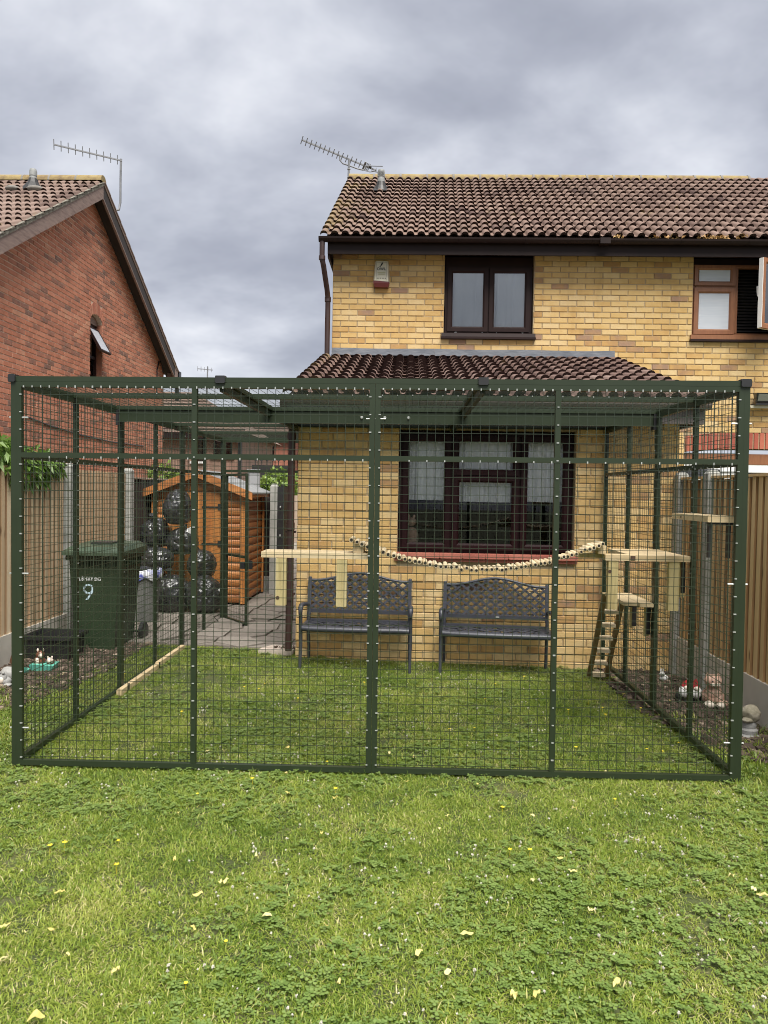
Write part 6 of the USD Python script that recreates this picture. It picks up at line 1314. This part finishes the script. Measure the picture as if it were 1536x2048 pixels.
# bark and clods on the beds
for poly, n, lab in ((BEDR, 2600, 'bark chips and crumbs of earth on the right flower bed'), (BEDL, 4200, 'bark chips and crumbs of earth on the left flower bed')):
    x0, y0, x1, y1 = poly.bounds; A = np.column_stack([gr.uniform(x0, x1, n * 2), gr.uniform(y0, y1, n * 2)]); A = A[shapely.contains_xy(poly.buffer(.05), A[:, 0], A[:, 1])][:n]; m = MB()
    for x, y in A:
        s = gr.gamma(2.2, .003) + .003; Rm = trimesh.transformations.rotation_matrix(gr.uniform(0, 6.28), [0, 0, 1])[:3, :3] @ trimesh.transformations.rotation_matrix(gr.normal(0, .35), [1, 0, 0])[:3, :3]; e = [s * gr.uniform(1, 2.0), s, s * gr.uniform(.2, .7)]
        m.obox((x, y, ground_z(x, y) + .010 + .03 * (float(meshkit.fbm(np.array([[x * 3, y * 3, 0]]), 3, 5)[0]) - .5) + e[2] * .5), Rm.T, e, float(np.clip(gr.beta(1.4, 2.2), 0, 1)))
    m.build('/World', 'bark_chips', CHIP, kind='stuff', label=lab, cat='bark')

# fallen leaves, each where the photograph has it
def ground_at(px, py):
    d = fwd + right * ((px - 768) / 1500) - up * ((py - 1024) / 1500); t = -(EYE - .02) / d[2]; return np.array([0, 0, EYE]) + t * d
def leaf_mesh(seed, l, w):
    g = np.random.default_rng(seed); m = MB(); n = 7; V = []; cu, fo = g.uniform(-.3, .3), g.uniform(.03, .2)
    for i in range(n):
        t = i / (n - 1); x = (t - .5) * l; hw = w * .5 * math.sin(math.pi * min(1, t * .94 + .03)) ** .75; z = .006 + cu * .012 * math.sin(math.pi * t) + .004 * g.normal()
        V += [(x, -hw, z + hw * fo), (x, 0, z), (x, hw, z + hw * fo * g.uniform(.5, 1.2))]
    return m.add(V, [f for i in range(n - 1) for f in [(i * 3, i * 3 + 1, (i + 1) * 3 + 1, (i + 1) * 3), (i * 3 + 1, i * 3 + 2, (i + 1) * 3 + 2, (i + 1) * 3 + 1)]], g.uniform(0, 1))
BIG = [(72, 2032, 50), (838, 1905, 46), (1233, 1970, 46), (396, 1786, 42), (120, 1780, 44), (1525, 1797, 46), (1027, 1992, 40), (895, 1947, 44), (447, 1759, 44), (534, 1828, 38), (934, 1870, 50), (8, 1848, 46), (232, 1938, 36), (1145, 1745, 38), (104, 1852, 34), (11, 1910, 40), (1073, 1988, 34), (1182, 1824, 36)]
SMALL = [(51, 1856), (387, 1855), (135, 1908), (240, 1572), (575, 1583), (572, 1545), (355, 1622), (642, 1665), (670, 1594), (350, 1715), (677, 1966), (651, 1854), (512, 1710), (955, 1571), (894, 1630), (877, 1661), (1150, 1619), (1120, 1718), (1065, 1760), (1508, 1788), (1463, 1756), (1213, 1549), (1065, 1635), (868, 1770), (813, 1564), (415, 1498), (1248, 1381), (1320, 1452), (1363, 1509), (1050, 1347), (835, 1370), (779, 1507), (828, 1514), (575, 1492), (1450, 1418), (1340, 1395)]
ORD = ['leftmost', 'second', 'third', 'fourth', 'fifth', 'sixth', 'seventh', 'eighth', 'ninth', 'tenth', 'eleventh', 'twelfth', 'thirteenth', 'fourteenth', 'fifteenth', 'sixteenth', 'seventeenth', 'rightmost']
BIG = sorted(BIG)
def put_leaf(i, px, py, mm, label, group):
    p = ground_at(px, py); p[2] = gz(p[0], p[1]) + gr.uniform(.026, .034)
    m = leaf_mesh(300 + i, mm / 1000, mm / 1000 * gr.uniform(.42, .6)); a, b_ = gr.uniform(0, 6.28), gr.normal(0, .14); Rm = trimesh.transformations.rotation_matrix(a, [0, 0, 1])[:3, :3] @ trimesh.transformations.rotation_matrix(b_, [1, 0, 0])[:3, :3]
    q = MB().add(np.vstack(m.v) @ Rm.T + p, np.vstack(m.f), m.t[0]); q.build('/World', 'fallen_leaf', YLEAF, label=label, cat='leaf', group=group, smooth=True)
for i, (px, py, mm) in enumerate(BIG):
    lab = f'large pale yellow leaf in the foreground grass, {ORD[i]}' + (' of those leaves' if i in (0, 17) else ' such leaf from the left'); put_leaf(i, px, py, mm, lab, 'large fallen leaves in the foreground')
NTH = ['first', 'second', 'third', 'fourth', 'fifth', 'sixth', 'seventh', 'eighth', 'ninth', 'tenth', 'eleventh', 'twelfth', 'thirteenth', 'fourteenth', 'fifteenth', 'sixteenth', 'seventeenth', 'eighteenth', 'nineteenth', 'twentieth']
SMALL = sorted(SMALL); _n = {}; SMALLLAB = []
for px, py in SMALL:
    wh = ('on the lawn inside the mesh enclosure' if py < 1530 else 'just in front of the enclosure' if py < 1660 else 'in the mid lawn outside the enclosure' if py < 1800 else 'in the nearest grass')
    if px > 1330 and py < 1530: wh = 'on the soil by the right fence' if px < 1400 or px > 1440 else wh
    _n[wh] = _n.get(wh, -1) + 1; SMALLLAB.append(f'small yellow leaf {wh}, {NTH[_n[wh]]} from the left')
for i, (px, py) in enumerate(SMALL): put_leaf(100 + i, px, py, gr.uniform(22, 32), SMALLLAB[i], 'small fallen leaves on the lawn')
